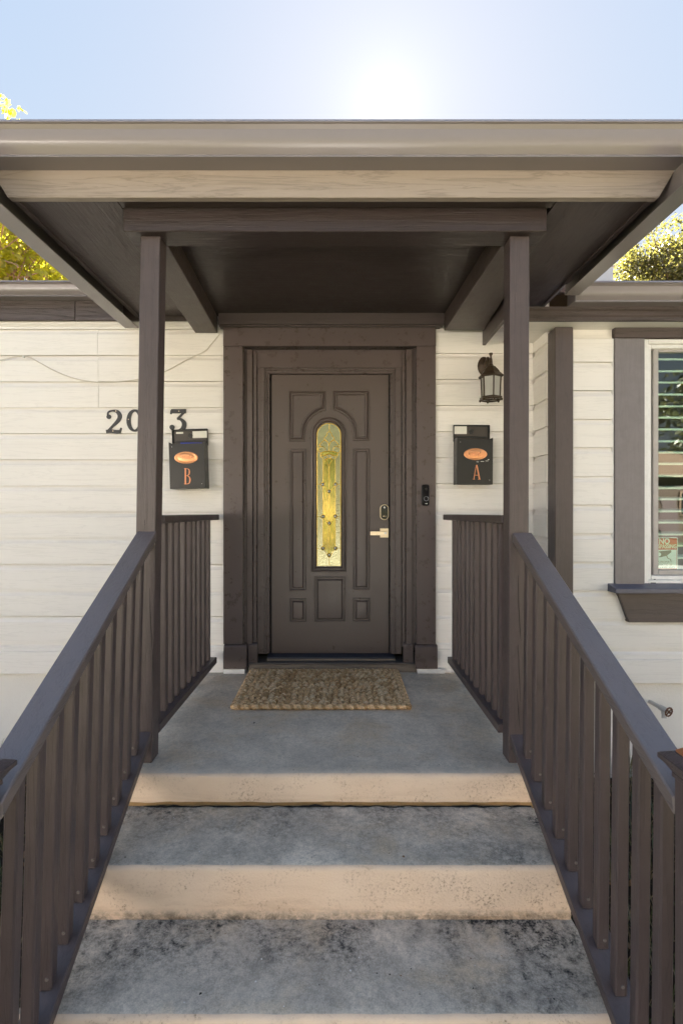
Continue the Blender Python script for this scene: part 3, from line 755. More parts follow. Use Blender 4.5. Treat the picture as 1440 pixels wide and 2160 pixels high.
soff(-.9605, .9535, 2.235, 2.31, 'brown_x', ZS + .002)
mk('ceiling_panel', MB().box(-.9605, .9535, 2.425, 3.64, ZS + .012, ZS + .030), M['shaded_x'], pr)
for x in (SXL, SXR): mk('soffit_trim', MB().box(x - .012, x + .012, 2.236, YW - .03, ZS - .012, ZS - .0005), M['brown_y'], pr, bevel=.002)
mk('front_beam', MB().box(-.9536, .930, 2.2995, 2.433, 2.387, 2.4945), M['shaded_x'], pr, bevel=.004)
def beam(x0, x1, x0b, x1b, ya, yb_, z0, z1, name='side_beam'):
    return mk(name, MB().hexa([(x0, ya, z0), (x1, ya, z0), (x1b, yb_, z0), (x0b, yb_, z0), (x0, ya, z1), (x1, ya, z1), (x1b, yb_, z1), (x0b, yb_, z1)]), M['brown_y'], pr, bevel=.003)
beam(-.955, -.797, -1.000, -.843, 2.4335, 3.638, 2.388, ZS + .0115)
beam(.768, .930, .738, 1.015, 2.4335, 3.59, 2.3885, ZS + .0115)
beam(1.0, 1.02, 1.016, 1.04, 2.75, 3.636, 2.300, ZS - .001, 'side_board')
for side, xi, xo, ye in ((-1, -1.397, -1.492, 3.638), (1, 1.345, 1.432, 3.07)):
    mb = MB(); mb.box(xi, xo, 1.985, ye, 2.420, 2.424)
    mb.box(xo - .004, xo, 1.985, ye, 2.4245, 2.588); mb.box(xi, xo - .0045 * side, 1.985, 1.989, 2.4245, 2.588)
    mb.box(min(xi, xo), max(xi, xo), ye - .004, ye, 2.4245, 2.588)
    mk('side_gutter', mb, M['gutter'], pr, bevel=.0015)

# ------------------------------------------------------------------ posts
def post(xb0, xb1, xt0, xt1, y0, y1, z1, label, cracks=()):
    t = empty('porch_post', ((xb0 + xb1) / 2, (y0 + y1) / 2, 0), label, 'post', 'posts carrying the porch roof')
    mk('shaft', MB().hexa([(xb0, y0, .002), (xb1, y0, .002), (xb1, y1, .002), (xb0, y1, .002), (xt0, y0, z1), (xt1, y0, z1), (xt1, y1, z1), (xt0, y1, z1)]), M['brown_z'], t, bevel=.003)
    for pts in cracks: mk('crack', MB().tube(pts, [.0006] + [.0016] * (len(pts) - 2) + [.0005], 4), M['crack'], t)
    return t
post(-.928, -.840, -.890, -.802, 2.336, 2.425, 2.386, 'square brown porch post standing in front of the house numbers',
     [[W(a, c, 2.3355) for a, c in q] for q in ([(316, 1240), (317, 1290), (319, 1330), (321, 1370)], [(322, 1370), (322.5, 1400), (321, 1435)], [(305.5, 1096), (306, 1118)])])
post(.772, .860, .778, .866, 2.336, 2.425, 2.386, 'square brown porch post hiding one side of the wall lantern',
     [[W(a, c, 2.3355) for a, c in q] for q in ([(1092, 1213), (1093, 1270), (1096, 1330), (1098, 1352)], [(1092, 1360), (1094, 1420), (1097, 1480)], [(1089.5, 1452), (1092.5, 1500), (1096, 1540)])])

# ------------------------------------------------------------------ railings
def slab(mb, a, b_, w, t):
    """board along a->b (inner top edges), width w outward in x, vertical thickness t"""
    a = Vector(a); b_ = Vector(b_); o = Vector((w, 0, 0)); d = Vector((0, 0, t))
    return mb.hexa([b_ - d, b_ - d + o, a - d + o, a - d, b_, b_ + o, a + o, a])
BAL = .037
def stair_rail(sg, h0, h1, r0, r1, label):
    t = empty('stair_railing', (h0[0] + sg * .045, 1.75, GZ), label, 'railing', 'sloping railings beside the steps')
    mk('handrail', slab(MB(), h0, h1, sg * .089, .044), M['handrail'], t, bevel=.004)
    mk('bottom_rail', slab(MB(), r0, r1, sg * .089, .042), M['brown_y'], t, bevel=.003)
    first = None
    for k in range(10):
        y = 2.243 - .0995 * k + random.uniform(-.004, .004)
        f = (2.336 - y) / (2.336 - 1.22)
        zb_ = r0[2] + (r1[2] - r0[2]) * f; zt_ = h0[2] + (h1[2] - h0[2]) * f
        xb = r0[0] + (r1[0] - r0[0]) * f + sg * .045; xt = h0[0] + (h1[0] - h0[0]) * f + sg * .045
        hb = BAL / 2
        if first is None:
            mb = MB().hexa([(xb - hb, y - hb, zb_ - .009), (xb + hb, y - hb, zb_ - .009), (xb + hb, y + hb, zb_ - .009), (xb - hb, y + hb, zb_ - .009),
                            (xt - hb, y - hb, zt_ - .03), (xt + hb, y - hb, zt_ - .03), (xt + hb, y + hb, zt_ - .03), (xt - hb, y + hb, zt_ - .03)])
            first = mk('baluster', mb, M['brown_z'], t, bevel=.0045); base = (xb, y, zb_); fo = WLOC[first]
            s0 = mk('screw', MB().lathe([(.0058, 0), (.0050, -.0022), (.0020, -.0022)], (xb + .004, y - hb - .0002, zb_ + .026), 8, axis='y'), M['screw'], first)
            so = WLOC[s0]
        else:
            d = Vector((xb - base[0], y - base[1], zb_ - base[2]))
            c = dup(first, t, fo + d); c.rotation_euler = (0, 0, random.uniform(-.04, .04))
            s1 = s0.copy(); COL.objects.link(s1); s1.parent = c; s1.location = so - fo + Vector((random.uniform(-.006, .006), 0, random.uniform(-.004, .004)))
    return t
stair_rail(-1, (-.816, 2.335, 1.052), (-.793, 1.221, .459), (-.841, 2.335, .147), (-.812, 1.221, -.434), 'brown sloping stair railing on the side of the house numbers')
stair_rail(1, (.787, 2.335, 1.046), (.792, 1.221, .4728), (.777, 2.335, .135), (.800, 1.221, -.452), 'brown sloping stair railing on the side of the window')
def porch_rail(sg, x_top, x_bot, y1c, y1r, ys, label):
    t = empty('porch_railing', (x_bot + sg * .04, 3.0, 0), label, 'railing', 'level railings beside the landing')
    mk('cap_rail', slab(MB(), (x_top[0], 2.426, 1.122), (x_top[1], y1c, 1.112), sg * .089, .038), M['brown_y'], t, bevel=.004)
    mk('bottom_rail', slab(MB(), (x_bot, 2.426, .141), (x_bot + .012 * (sg < 0), y1r, .139), sg * .086, .042), M['brown_y'], t, bevel=.003)
    first = None; hb = BAL / 2
    for y in ys:
        xb = x_bot + sg * .043
        if first is None:
            first = mk('baluster', MB().box(xb - hb, xb + hb, y, y + BAL, .1385, 1.082), M['brown_z'], t, bevel=.004); y0 = y; fo = WLOC[first]
        else:
            c = dup(first, t, fo + Vector((random.uniform(-.003, .003) + .010 * (sg < 0) * (y - y0), y - y0, 0))); c.rotation_euler = (0, 0, random.uniform(-.05, .05))
    return t
porch_rail(-1, (-.812, -.826), -.836, 3.61, 3.53, [2.478, 2.582, 2.689, 2.791, 2.901, 3.003, 3.105, 3.207, 3.313, 3.422], 'short level brown railing below the mailbox lettered B')
porch_rail(1, (.769, .728), .751, 3.58, 3.54, [2.484, 2.594, 2.704, 2.809, 2.924, 3.033, 3.142, 3.254, 3.354, 3.465], 'short level brown railing below the mailbox lettered A')

def newel(sg, xi, zc, label):
    t = empty('newel_post', (xi + sg * .046, 1.175, GZ), label, 'post', 'newel posts at the foot of the railings')
    x0, x1 = sorted((xi, xi + sg * .092)); y0, y1 = 1.128, 1.2205
    mk('shaft', MB().box(x0, x1, y0, y1, GZ - .05, zc - .03), M['brown_z'], t, bevel=.004)
    def tier(e, za, zb_, e2=None):
        e2 = e if e2 is None else e2
        return [(x0 - e, y0 - e, za), (x1 + e, y0 - e, za), (x1 + e, y1 + e, za), (x0 - e, y1 + e, za), (x0 - e2, y0 - e2, zb_), (x1 + e2, y0 - e2, zb_), (x1 + e2, y1 + e2, zb_), (x0 - e2, y1 + e2, zb_)]
    mk('cap_moulding', MB().hexa(tier(.004, zc - .055, zc - .042)).hexa(tier(.004, zc - .0415, zc - .020, .020)), M['brown_x'], t, bevel=.002)
    mk('cap', MB().hexa(tier(.025, zc - .0195, zc - .006)).hexa(tier(.024, zc - .0055, zc + .006, .004)), M['brown_x'], t, bevel=.002)
    mk('copper_top', MB().hexa(tier(-.002, zc + .0062, zc + .012)).hexa(tier(-.003, zc + .0122, zc + .050, -.045)), M['copper'], t, bevel=.002)
    return t
newel(-1, -.795, .556, 'copper topped newel post at the frame edge on the side of the house numbers')
newel(1, .793, .575, 'copper topped newel post at the frame edge on the side of the window')

# ------------------------------------------------------------------ concrete steps
stp = empty('concrete_steps', (0, 2.0, GZ), 'worn concrete front steps with cream risers and grey stained treads', 'steps')
ZL = [0, -.142, -.333, -.520]
YF = [2.240, 1.865, 1.507, 1.15]
def noise1(n, amp):
    a = rng.normal(0, 1, n + 1); k = np.array([.25, .5, .25])
    s = np.convolve(np.pad(a, 3, mode='edge'), np.convolve(k, k))[5:5 + n + 1]
    return s * amp
def step(name, x0, x1, yf, yb, zt_, zb_, mats, under=False):
    n = 90; r = .014; prof = []; ms = []
    prof.append((yb, zb_)); prof.append((yf + (.004 if not under else .012), zb_))
    if under: prof += [(yf + .012, zb_ + .030), (yf, zb_ + .034)]
    prof += [(yf - .001, zt_ - r), (yf + r * .30, zt_ - r * .30), (yf + r, zt_), (yf + .05, zt_ + .0005), (yb, zt_)]
    k = len(prof)
    mm = [1] * k
    for j in range(k):
        if prof[j][1] >= zt_ - .0001 or (j + 1 < k and prof[j + 1][1] >= zt_ - .0001 and prof[j][1] > zt_ - r): mm[j] = 0
    if under: mm[1] = 2; mm[2] = 2
    mm[k - 2] = 0; mm[k - 3] = 0; mm[k - 4] = 1; mm[k - 1] = 1; mm[0] = 1
    w1 = noise1(n, .0035); w2 = noise1(n, .0025); big = noise1(n, .004)
    def jit(i, j, q):
        y, z = q[1], q[2]
        if j in (k - 5, k - 4, k - 3): return (q[0], y + w1[i] * (1 if j == k - 4 else .5), z + w2[i] * .5 - abs(w1[i]) * .3 * (j != k - 5))
        if j == k - 2: return (q[0], y + big[i] * 1.5, z)
        if under and j in (2, 3): return (q[0], y, z + w2[i] * 1.2)
        return q
    mb = MB().extrude(prof, lambda a, u, v: (a, u, v), x0, x1, n, mats=mm, jit=jit)
    return mk(name, mb, mats, stp, smooth=50)
step('landing', -.985, .965, YF[0], 3.655, 0, ZL[1] - .01, [M['landing'], M['riser'], M['ochre']], True)
mk('base', MB().box(-.97, .95, YF[0] + .02, 3.655, GZ - .1, ZL[1] - .0105), M['stucco'], stp)
step('step', -.945, .842, YF[1], YF[0] + .05, ZL[1], ZL[2] - .006, [M['tread'], M['riser']])
step('step', -.945, .845, YF[2], YF[1] + .05, ZL[2], ZL[3] - .006, [M['tread_low'], M['riser']])
step('step', -.945, .85, YF[3] + .02, YF[2] + .05, ZL[3], GZ - .05, [M['tread_low'], M['riser']])
n = 120; w = noise1(n, .0035); v = noise1(n, .003)
mb = MB()
pts = [(-.838 + 1.676 * i / n, YF[0] + .001 + v[i], ZL[1] + .0015 + .004 * abs(w[i]) / .0035) for i in range(n + 1)]
mb.tube(pts, [max(.0012, .0028 + .5 * w[i]) for i in range(n + 1)], 5)
mk('crack', mb, M['crack'], stp, kind=None)

mb = MB()
for i in range(130):
    k_ = random.choice((0, 0, 1, 2, 2)); x = random.uniform(-.8, .8); yb2 = (3.55, 2.23, 1.85)[k_]; y = random.uniform(YF[k_] + .03, yb2); z = ZL[k_] + .0012
    if k_ == 0 and -.62 < x < .43 and y > 2.93: continue
    r_ = random.uniform(.0012, .0035) * (2.2 if random.random() < .08 else 1); m_ = random.choice((0, 0, 1, 2))
    n_ = random.randint(4, 6); a0 = random.uniform(0, 6)
    mb.add([(x + r_ * random.uniform(.5, 1.2) * cos(a0 + 2 * pi * q / n_), y + r_ * random.uniform(.5, 1.2) * sin(a0 + 2 * pi * q / n_), z + random.uniform(0, .002)) for q in range(n_)] + [(x, y, z + r_ * .8)], [(q, (q + 1) % n_, n_) for q in range(n_)], m_)
mk('debris', mb, [M['crack'], M['siding'], M['fallen']], label='specks of paint, grit and leaf scattered on the concrete treads', cat='debris', kind='stuff', normals=False)

# ------------------------------------------------------------------ doormat
mat_ = empty('doormat', (-.095, 3.28, 0), 'brown woven jute doormat lying on the landing before the door', 'doormat')
MX0, MX1, MY0, MY1 = -.603, .412, 2.952, 3.622
def braid(length, rad, per, amp, seed):
    rn = random.Random(seed); mb = MB(); n = int(length / per * 9)
    for s in range(3):
        pts = []; rs = []
        for i in range(n + 1):
            x = length * i / n; ph = 2 * pi * x / per + s * 2 * pi / 3
            pts.append((x - length / 2, amp * sin(ph) + rn.uniform(-.0012, .0012), .35 * rad * (1 + sin(2 * ph)) + rad + rn.uniform(-.001, .001)))
            rs.append(rad * rn.uniform(.84, 1.14))
        mb.tube(pts, rs, 6)
    return mb
rows = 15; pitch = (MY1 - MY0 - .045) / rows
def stitches(length, seed):
    """one row of plump V stitches, each a loop of its own"""
    rn = random.Random(seed); mb = MB(); x = -length / 2 + .012; k = 0
    while x < length / 2 - .012:
        for sg_ in (-1, 1):
            L = rn.uniform(.034, .046); a = radians(rn.uniform(20, 42)) * sg_; r0 = rn.uniform(.0085, .0120); up = rn.uniform(.014, .022)
            cx_ = x + rn.uniform(-.003, .003); cy_ = -sg_ * .0095 + rn.uniform(-.0025, .0025)
            pts = [(cx_ + (q - .5) * L * cos(a), cy_ + (q - .5) * L * sin(a), .006 + up * sin(pi * q)) for q in (0, .2, .5, .8, 1)]
            mb.tube(pts, [r0 * .45, r0 * .9, r0, r0 * .9, r0 * .45], 6)
        x += rn.uniform(.031, .039)
    return mb
for i in range(rows):
    y = MY0 + .026 + pitch * (i + .5)
    o = mk('braid', stitches(MX1 - MX0 - .02 - .02 * random.random(), i), M['jute'], mat_, smooth=60, origin=(0, 0, 0))
    o.location = Vector(((MX0 + MX1) / 2 + random.uniform(-.008, .008), y, .001)) - WLOC[mat_]
for (y, L) in ((MY0 + .014, MX1 - MX0), (MY1 - .012, MX1 - MX0)):
    o = mk('edge_braid', braid(L, .0125, .06, .012, y), M['jute'], mat_, smooth=60, origin=(0, 0, 0)); o.location = Vector(((MX0 + MX1) / 2, y, 0)) - WLOC[mat_]
for x in (MX0 + .010, MX1 - .010):
    o = mk('edge_braid', braid(MY1 - MY0 - .02, .0125, .06, .012, x), M['jute'], mat_, smooth=60, origin=(0, 0, 0)); o.rotation_euler = (0, 0, pi / 2); o.location = Vector((x, (MY0 + MY1) / 2, 0)) - WLOC[mat_]
mk('backing', MB().box(MX0 + .02, MX1 - .02, MY0 + .02, MY1 - .02, .001, .010), M['jute_dark'], mat_)
mb = MB()
for i in range(2600):
    x = random.uniform(MX0, MX1); y = random.uniform(MY0, MY1); z = random.uniform(.030, .042); a = random.uniform(0, 2 * pi); L = random.uniform(.008, .026)
    dx, dy = cos(a) * L, sin(a) * L; wx, wy = -sin(a) * .0006, cos(a) * .0006
    mb.add([(x - wx, y - wy, z), (x + wx, y + wy, z), (x + dx, y + dy, z + random.uniform(-.006, .012))], [(0, 1, 2)])
mk('loose_fibre', mb, M['jute'], mat_, kind='stuff', normals=False)

# ------------------------------------------------------------------ mailboxes
def glyph(ch):
    if ch == 'A': return [([(.06, .02), (.44, .98)], [.12, .10]), ([(.94, .02), (.50, .98)], [.20, .20]), ([(.24, .30), (.78, .30)], .08), ([(-.08, .03), (.24, .03)], .06), ([(.70, .03), (1.08, .03)], .06)]
    return [([(.20, .0), (.20, 1.0)], .20), ([(-.02, .97), (.50, .97), (.78, .90), (.84, .76), (.76, .62), (.50, .54), (.2, .53)], [.06, .07, .14, .20, .14, .08, .06]),
            ([(.2, .53), (.55, .52), (.84, .44), (.94, .28), (.84, .10), (.55, .03), (-.02, .03)], [.06, .08, .15, .22, .15, .08, .06])]
def text_mesh(body, size, x, z, y, parent, m, depth=.0006, name='lettering', align='CENTER', xs=1.0, rot=0.0, bold=0.0):
    cu = bpy.data.curves.new(name, 'FONT'); cu.body = body; cu.size = size; cu.extrude = depth; cu.align_x = align; cu.align_y = 'CENTER'; cu.offset = bold; cu.resolution_u = 3
    tmp = bpy.data.objects.new('tmp', cu); COL.objects.link(tmp)
    dg = bpy.context.evaluated_depsgraph_get(); me = bpy.data.meshes.new_from_object(tmp.evaluated_get(dg))
    COL.objects.unlink(tmp); bpy.data.objects.remove(tmp)
    for vtx in me.vertices:
        c = vtx.co; a, b_ = c.x * xs, c.y
        vtx.co = (a * cos(rot) - b_ * sin(rot), -c.z, a * sin(rot) + b_ * cos(rot))
    me.materials.clear(); me.materials.append(m)
    o = bpy.data.objects.new(name, me); COL.objects.link(o)
    o.parent = parent; o.location = Vector((x, y, z)) - WLOC[parent]
    WLOC[o] = Vector((x, y, z)); return o
def mailbox(ch, xc, zb_, wd, ht, rot, plaque, letter, label, stickers, lock):
    yf, yb = 3.522, 3.632
    t = empty('mailbox', (xc, yb, zb_), label, 'mailbox', 'black wall mailboxes beside the door')
    R = lambda q: Vector((xc + (q[0] - xc) * cos(rot) - (q[2] - zb_) * sin(rot), q[1], zb_ + (q[0] - xc) * sin(rot) + (q[2] - zb_) * cos(rot)))
    def rb(mb): mb.v = [tuple(R(q)) for q in mb.v]; return mb
    x0, x1 = xc - wd / 2, xc + wd / 2; zt_ = zb_ + ht; e = .0015
    mb = MB(); mb.box(x0, x1, yf, yf + e, zb_, zt_); mb.box(x0, x0 + e, yf + e, yb, zb_, zt_ + .012); mb.box(x1 - e, x1, yf + e, yb, zb_, zt_ + .012); mb.box(x0 + e, x1 - e, yb - e, yb, zb_, zt_ + .02); mb.box(x0 + e, x1 - e, yf + e, yb - e, zb_, zb_ + e)
    mk('body', rb(mb), M['black_metal'], t, bevel=.0006)
    lw = wd / 2 + .004; lz0, lz1 = zt_ - .004, zt_ + .112; ly = yb - .004
    mb = MB(); mb.box(xc - lw, xc + lw, ly, ly + .003, lz0, lz1); mb.box(xc - lw, xc - lw + .003, ly - .018, ly, lz0, lz1); mb.box(xc + lw - .003, xc + lw, ly - .018, ly, lz0, lz1); mb.box(xc - lw + .003, xc + lw - .003, ly - .018, ly, lz1 - .003, lz1)
    lid = mk('lid', rb(mb), M['black_metal'], t, bevel=.0008)
    mk('lid_lining', rb(MB().box(xc - lw + .012, xc + lw - .012, ly - .003, ly - .0005, lz0 + .008, lz1 - .012)), M['black_inner'], lid, bevel=.001)
    mk('slot_lip', rb(MB().box(xc - lw + .020, xc + lw - .020, ly - .009, ly - .0032, zt_ + .020, zt_ + .034)), M['black_metal'], lid, bevel=.002)
    mk('keyhole_ring', rb(MB().lathe([(.017, 0), (.016, -.004), (.010, -.004), (.009, -.001)], (xc + lock, ly - .0031, zt_ + .068), 16, axis='y')), M['black_plastic'], lid, smooth=30)
    for a0, a1, b0, b1 in stickers:
        mk('sticker', rb(MB().box(xc + a0, xc + a1, ly - .0042, ly - .0033, zt_ + b0, zt_ + b1)), M['sticker'], lid)
    px, pz, pw, ph = plaque
    mb = MB(); n = 28; prof = [(1.0, .0), (.99, .003), (.93, .0045), (.84, .0045), (.76, .0025), (.70, .0035), (.50, .0045)]
    vs_ = []; fs_ = []
    for k_, (s_, h) in enumerate(prof):
        for i in range(n): vs_.append((px + pw / 2 * s_ * cos(2 * pi * i / n), yf - h - .0004, pz + ph / 2 * s_ * sin(2 * pi * i / n)))
    for k_ in range(len(prof) - 1):
        for i in range(n): fs_.append((k_ * n + i, k_ * n + (i + 1) % n, (k_ + 1) * n + (i + 1) % n, (k_ + 1) * n + i))
    fs_.append(tuple((len(prof) - 1) * n + i for i in range(n))); mb.add(vs_, fs_)
    pq = mk('plaque', mb, M['copper'], t, smooth=40)
    text_mesh('Mail', .034, px, pz, yf - .0055, pq, M['copper_letter'], .0012, 'lettering', rot=rot)
    lx, lz, lw_, lh = letter; mb = MB()
    for pts, wd_ in glyph(ch):
        ww = [q * lw_ for q in wd_] if isinstance(wd_, list) else wd_ * lw_
        sm = cat(pts, 4) if len(pts) > 2 else pts
        if len(pts) > 2: ww = [float(np.interp(i / (len(sm) - 1) * (len(pts) - 1), range(len(pts)), ww if isinstance(ww, list) else [ww] * len(pts))) for i in range(len(sm))]
        mb.stroke([(lx + (a - .5) * lw_, lz + (c - .5) * lh) for a, c in sm], ww, yf - .004 - random.uniform(0, .0006), yf - .0003)
    mk('letter', mb, M['copper_letter'], t)
    if ch == 'A':
        mb = MB()
        for a_, c_, w2 in ((1004, 974, 5), (1013, 973.2, 7), (1023, 972, 6), (1028, 969.5, 3)): mb.box(S(a_, yf), S(a_ + w2, yf), yf - .0008, yf - .0002, Zp(c_ + .8, yf), Zp(c_ - .5 * (w2 < 5) - .3, yf))
        mk('scratch_glint', mb, M['silver'], t)  # silver slivers paint the glint along the scratch
    for a_, c_ in ((x0 + .022, zt_ - .02), (x1 - .022, zb_ + .03)): mk('rivet', rb(MB().lathe([(.0024, 0), (.0018, -.0010)], (a_, yf - .0002, c_), 8, axis='y')), M['silver'], t)
    return t
def mb_geo(x0, x1, zt_, zb_): return None
YM = 3.522
mailbox('B', (S(358, YM) + S(434, YM)) / 2, Zp(1030.5, YM), .240, Zp(935.5, YM) - Zp(1030.5, YM), radians(1.8),
        (S(393, YM), Zp(965.4, YM), 50 * YM / FOC, 25.5 * YM / FOC), (S(395.5, YM), Zp(1004.6, YM), 13 * YM / FOC, 34 * YM / FOC),
        'black wall mailbox with copper letter B, its lid standing open', [(-.098, -.048, .083, .096), (.017, .118, .050, .098)], .002)
mailbox('A', (S(963, YM) + S(1038.7, YM)) / 2, Zp(1021.7, YM), .244, Zp(926.5, YM) - Zp(1021.7, YM), radians(-.3),
        (S(1002, YM), Zp(958, YM), 49 * YM / FOC, 25 * YM / FOC), (S(1004.5, YM), Zp(996, YM), 14 * YM / FOC, 32 * YM / FOC),
        'black wall mailbox with copper letter A, its lid standing open', [(-.118, -.032, .050, .104)], 0.0)
mk('envelope', MB().box(S(380, 3.54), S(426, 3.54), 3.548, 3.5485, Zp(1000, 3.54), Zp(933.3, 3.54)), M['blue'], label='blue envelope edge just showing in the open mailbox lettered B', cat='envelope')

# ------------------------------------------------------------------ wall lantern
LY = 3.47; LX = S(1034.5, LY)
ln = empty('wall_lantern', (LX, YW - .02, Zp(772, YW - .02)), 'bronze six-sided wall lantern with frosted glass above the mailbox lettered A', 'lantern')
mb = MB(); cz_ = Zp(773, 3.638)
prof = [(.000, -.030), (.018, -.027), (.040, -.018), (.054, -.008), (.060, 0)]
vs_ = []; fs_ = []; n = 18; bx = S(1020, 3.638)
for r, h in prof[1:][::-1]:
    for i in range(n): vs_.append((bx + r * .80 * cos(2 * pi * i / n), 3.638 + h, cz_ + r * 1.15 * sin(2 * pi * i / n)))
for k_ in range(3):
    for i in range(n): fs_.append((k_ * n + i, k_ * n + (i + 1) % n, (k_ + 1) * n + (i + 1) % n, (k_ + 1) * n + i))
fs_.append(tuple(3 * n + i for i in range(n)))
mk('backplate', MB().add(vs_, fs_), M['bronze'], ln, smooth=40)
zr = Zp(795, LY)
mk('arm', MB().tube(cat([(bx, 3.615, cz_), (bx + .004, 3.575, cz_ + .028), (LX - .004, 3.52, cz_ + .020), (LX, 3.485, zr + .085)], 6), [.012] * 13 + [.011] * 6, 8), M['bronze'], ln, smooth=50)
mk('roof', MB().lathe([(.082, zr - .004), (.086, zr + .003), (.080, zr + .010), (.060, zr + .028), (.056, zr + .036), (.048, zr + .048), (.030, zr + .068), (.018, zr + .074), (.012, zr + .090)], (LX, LY, 0), 6), M['bronze'], ln, bevel=.002)
mk('finial', MB().lathe([(.012, zr + .0905), (.010, zr + .118), (.007, zr + .128), (.006, zr + .140), (.014, zr + .156), (.012, zr + .160), (.004, zr + .162)], (LX, LY, 0), 10), M['bronze'], ln, smooth=40)
zc0 = Zp(839, LY); R0, R1 = .060, .066
mb = MB(); hexa_a = [2 * pi * (j + .5) / 6 for j in range(6)]
for a in hexa_a: mb.tube([(LX + R0 * cos(a), LY + R0 * sin(a), zc0), (LX + R1 * cos(a), LY + R1 * sin(a), zr - .004)], .0048, 5)
mk('cage', mb, M['bronze'], ln)
for j in range(6):
    a, c = hexa_a[j], hexa_a[(j + 1) % 6]; k0, k1 = R0 * .96, R1 * .96
    q = [Vector((LX + k0 * cos(a), LY + k0 * sin(a), zc0)), Vector((LX + k0 * cos(c), LY + k0 * sin(c), zc0)), Vector((LX + k1 * cos(c), LY + k1 * sin(c), zr - .005)), Vector((LX + k1 * cos(a), LY + k1 * sin(a), zr - .005))]
    cc = Vector((LX, LY, 0)); inn = [p_ + (Vector((cc.x, cc.y, p_.z)) - p_).normalized() * .003 for p_ in q]
    mk('glass_pane', MB().hexa([q[0], q[1], inn[1], inn[0], q[3], q[2], inn[2], inn[3]]), M['frosted'], ln)
mb = MB(); zb1 = zc0
for r, z_ in ((.070, zb1), (.074, zb1 - .012)): mb.tube([(LX + r * cos(a), LY + r * sin(a), z_) for a in hexa_a], .0058, 5, closed=True)
mb.tube([(LX - .066, LY, zb1 - .012), (LX + .066, LY, zb1 - .012)], .003, 5); mb.tube([(LX, LY - .064, zb1 - .012), (LX, LY + .064, zb1 - .012)], .003, 5)
for a in hexa_a: mb.lathe([(.004, -.020), (.007, -.014), (.005, -.004)], (LX + .072 * cos(a), LY + .072 * sin(a), zb1 - .004), 6)
mk('bottom_rim', mb, M['bronze'], ln)
mk('bulb', MB().lathe([(.008, zb1 + .01), (.012, zb1 + .03), (.012, zb1 + .07), (.004, zb1 + .09)], (LX, LY, 0), 10), M['sticker'], ln, smooth=50)

# ------------------------------------------------------------------ doorbell
yb_ = YCAS - .024
db = empty('doorbell', (S(897, yb_), YCAS, Zp(1044, yb_)), 'slim black video doorbell with a ringed button on the door casing', 'doorbell')
dx0, dx1, dz0, dz1 = S(889.3, yb_), S(905, yb_), Zp(1067, yb_), Zp(1022, yb_)
def rrect(x0, x1, z0, z1, r, n=5):
    out = []
    for cx_, cz2, a0 in ((x1 - r, z1 - r, 0), (x0 + r, z1 - r, 90), (x0 + r, z0 + r, 180), (x1 - r, z0 + r, 270)):
        out += [(cx_ + r * cos(radians(a0 + 90 * i / n)), cz2 + r * sin(radians(a0 + 90 * i / n))) for i in range(n + 1)]
    return out
mk('body', MB().plate(rrect(dx0, dx1, dz0, dz1, .014), yb_, YCAS - .002), M['glossy_black'], db, bevel=.003)
dc = (S(898.5, yb_), Zp(1020 + 287 / 9, yb_))
mk('button_ring', MB().tube([(dc[0] + .0155 * cos(a * pi / 12), yb_ - .0008, dc[1] + .0155 * sin(a * pi / 12)) for a in range(24)], .0012, 5, closed=True), M['silver'], db)
mk('camera_lens', MB().lathe([(.009, 0), (.008, -.002), (.005, -.002)], (S(898.5, yb_), yb_ - .0003, Zp(1020 + 107 / 9, yb_)), 14, axis='y'), M['black_plastic'], db)
mk('emblem', MB().box(S(895.8, yb_), S(898.6, yb_), yb_ - .001, yb_ - .0002, Zp(1062.9, yb_), Zp(1061.8, yb_)).lathe([(.0042, 0), (.004, -.0008)], (S(899.6, yb_), yb_ - .0002, Zp(1062.2, yb_)), 10, axis='y'), M['sticker'], db)

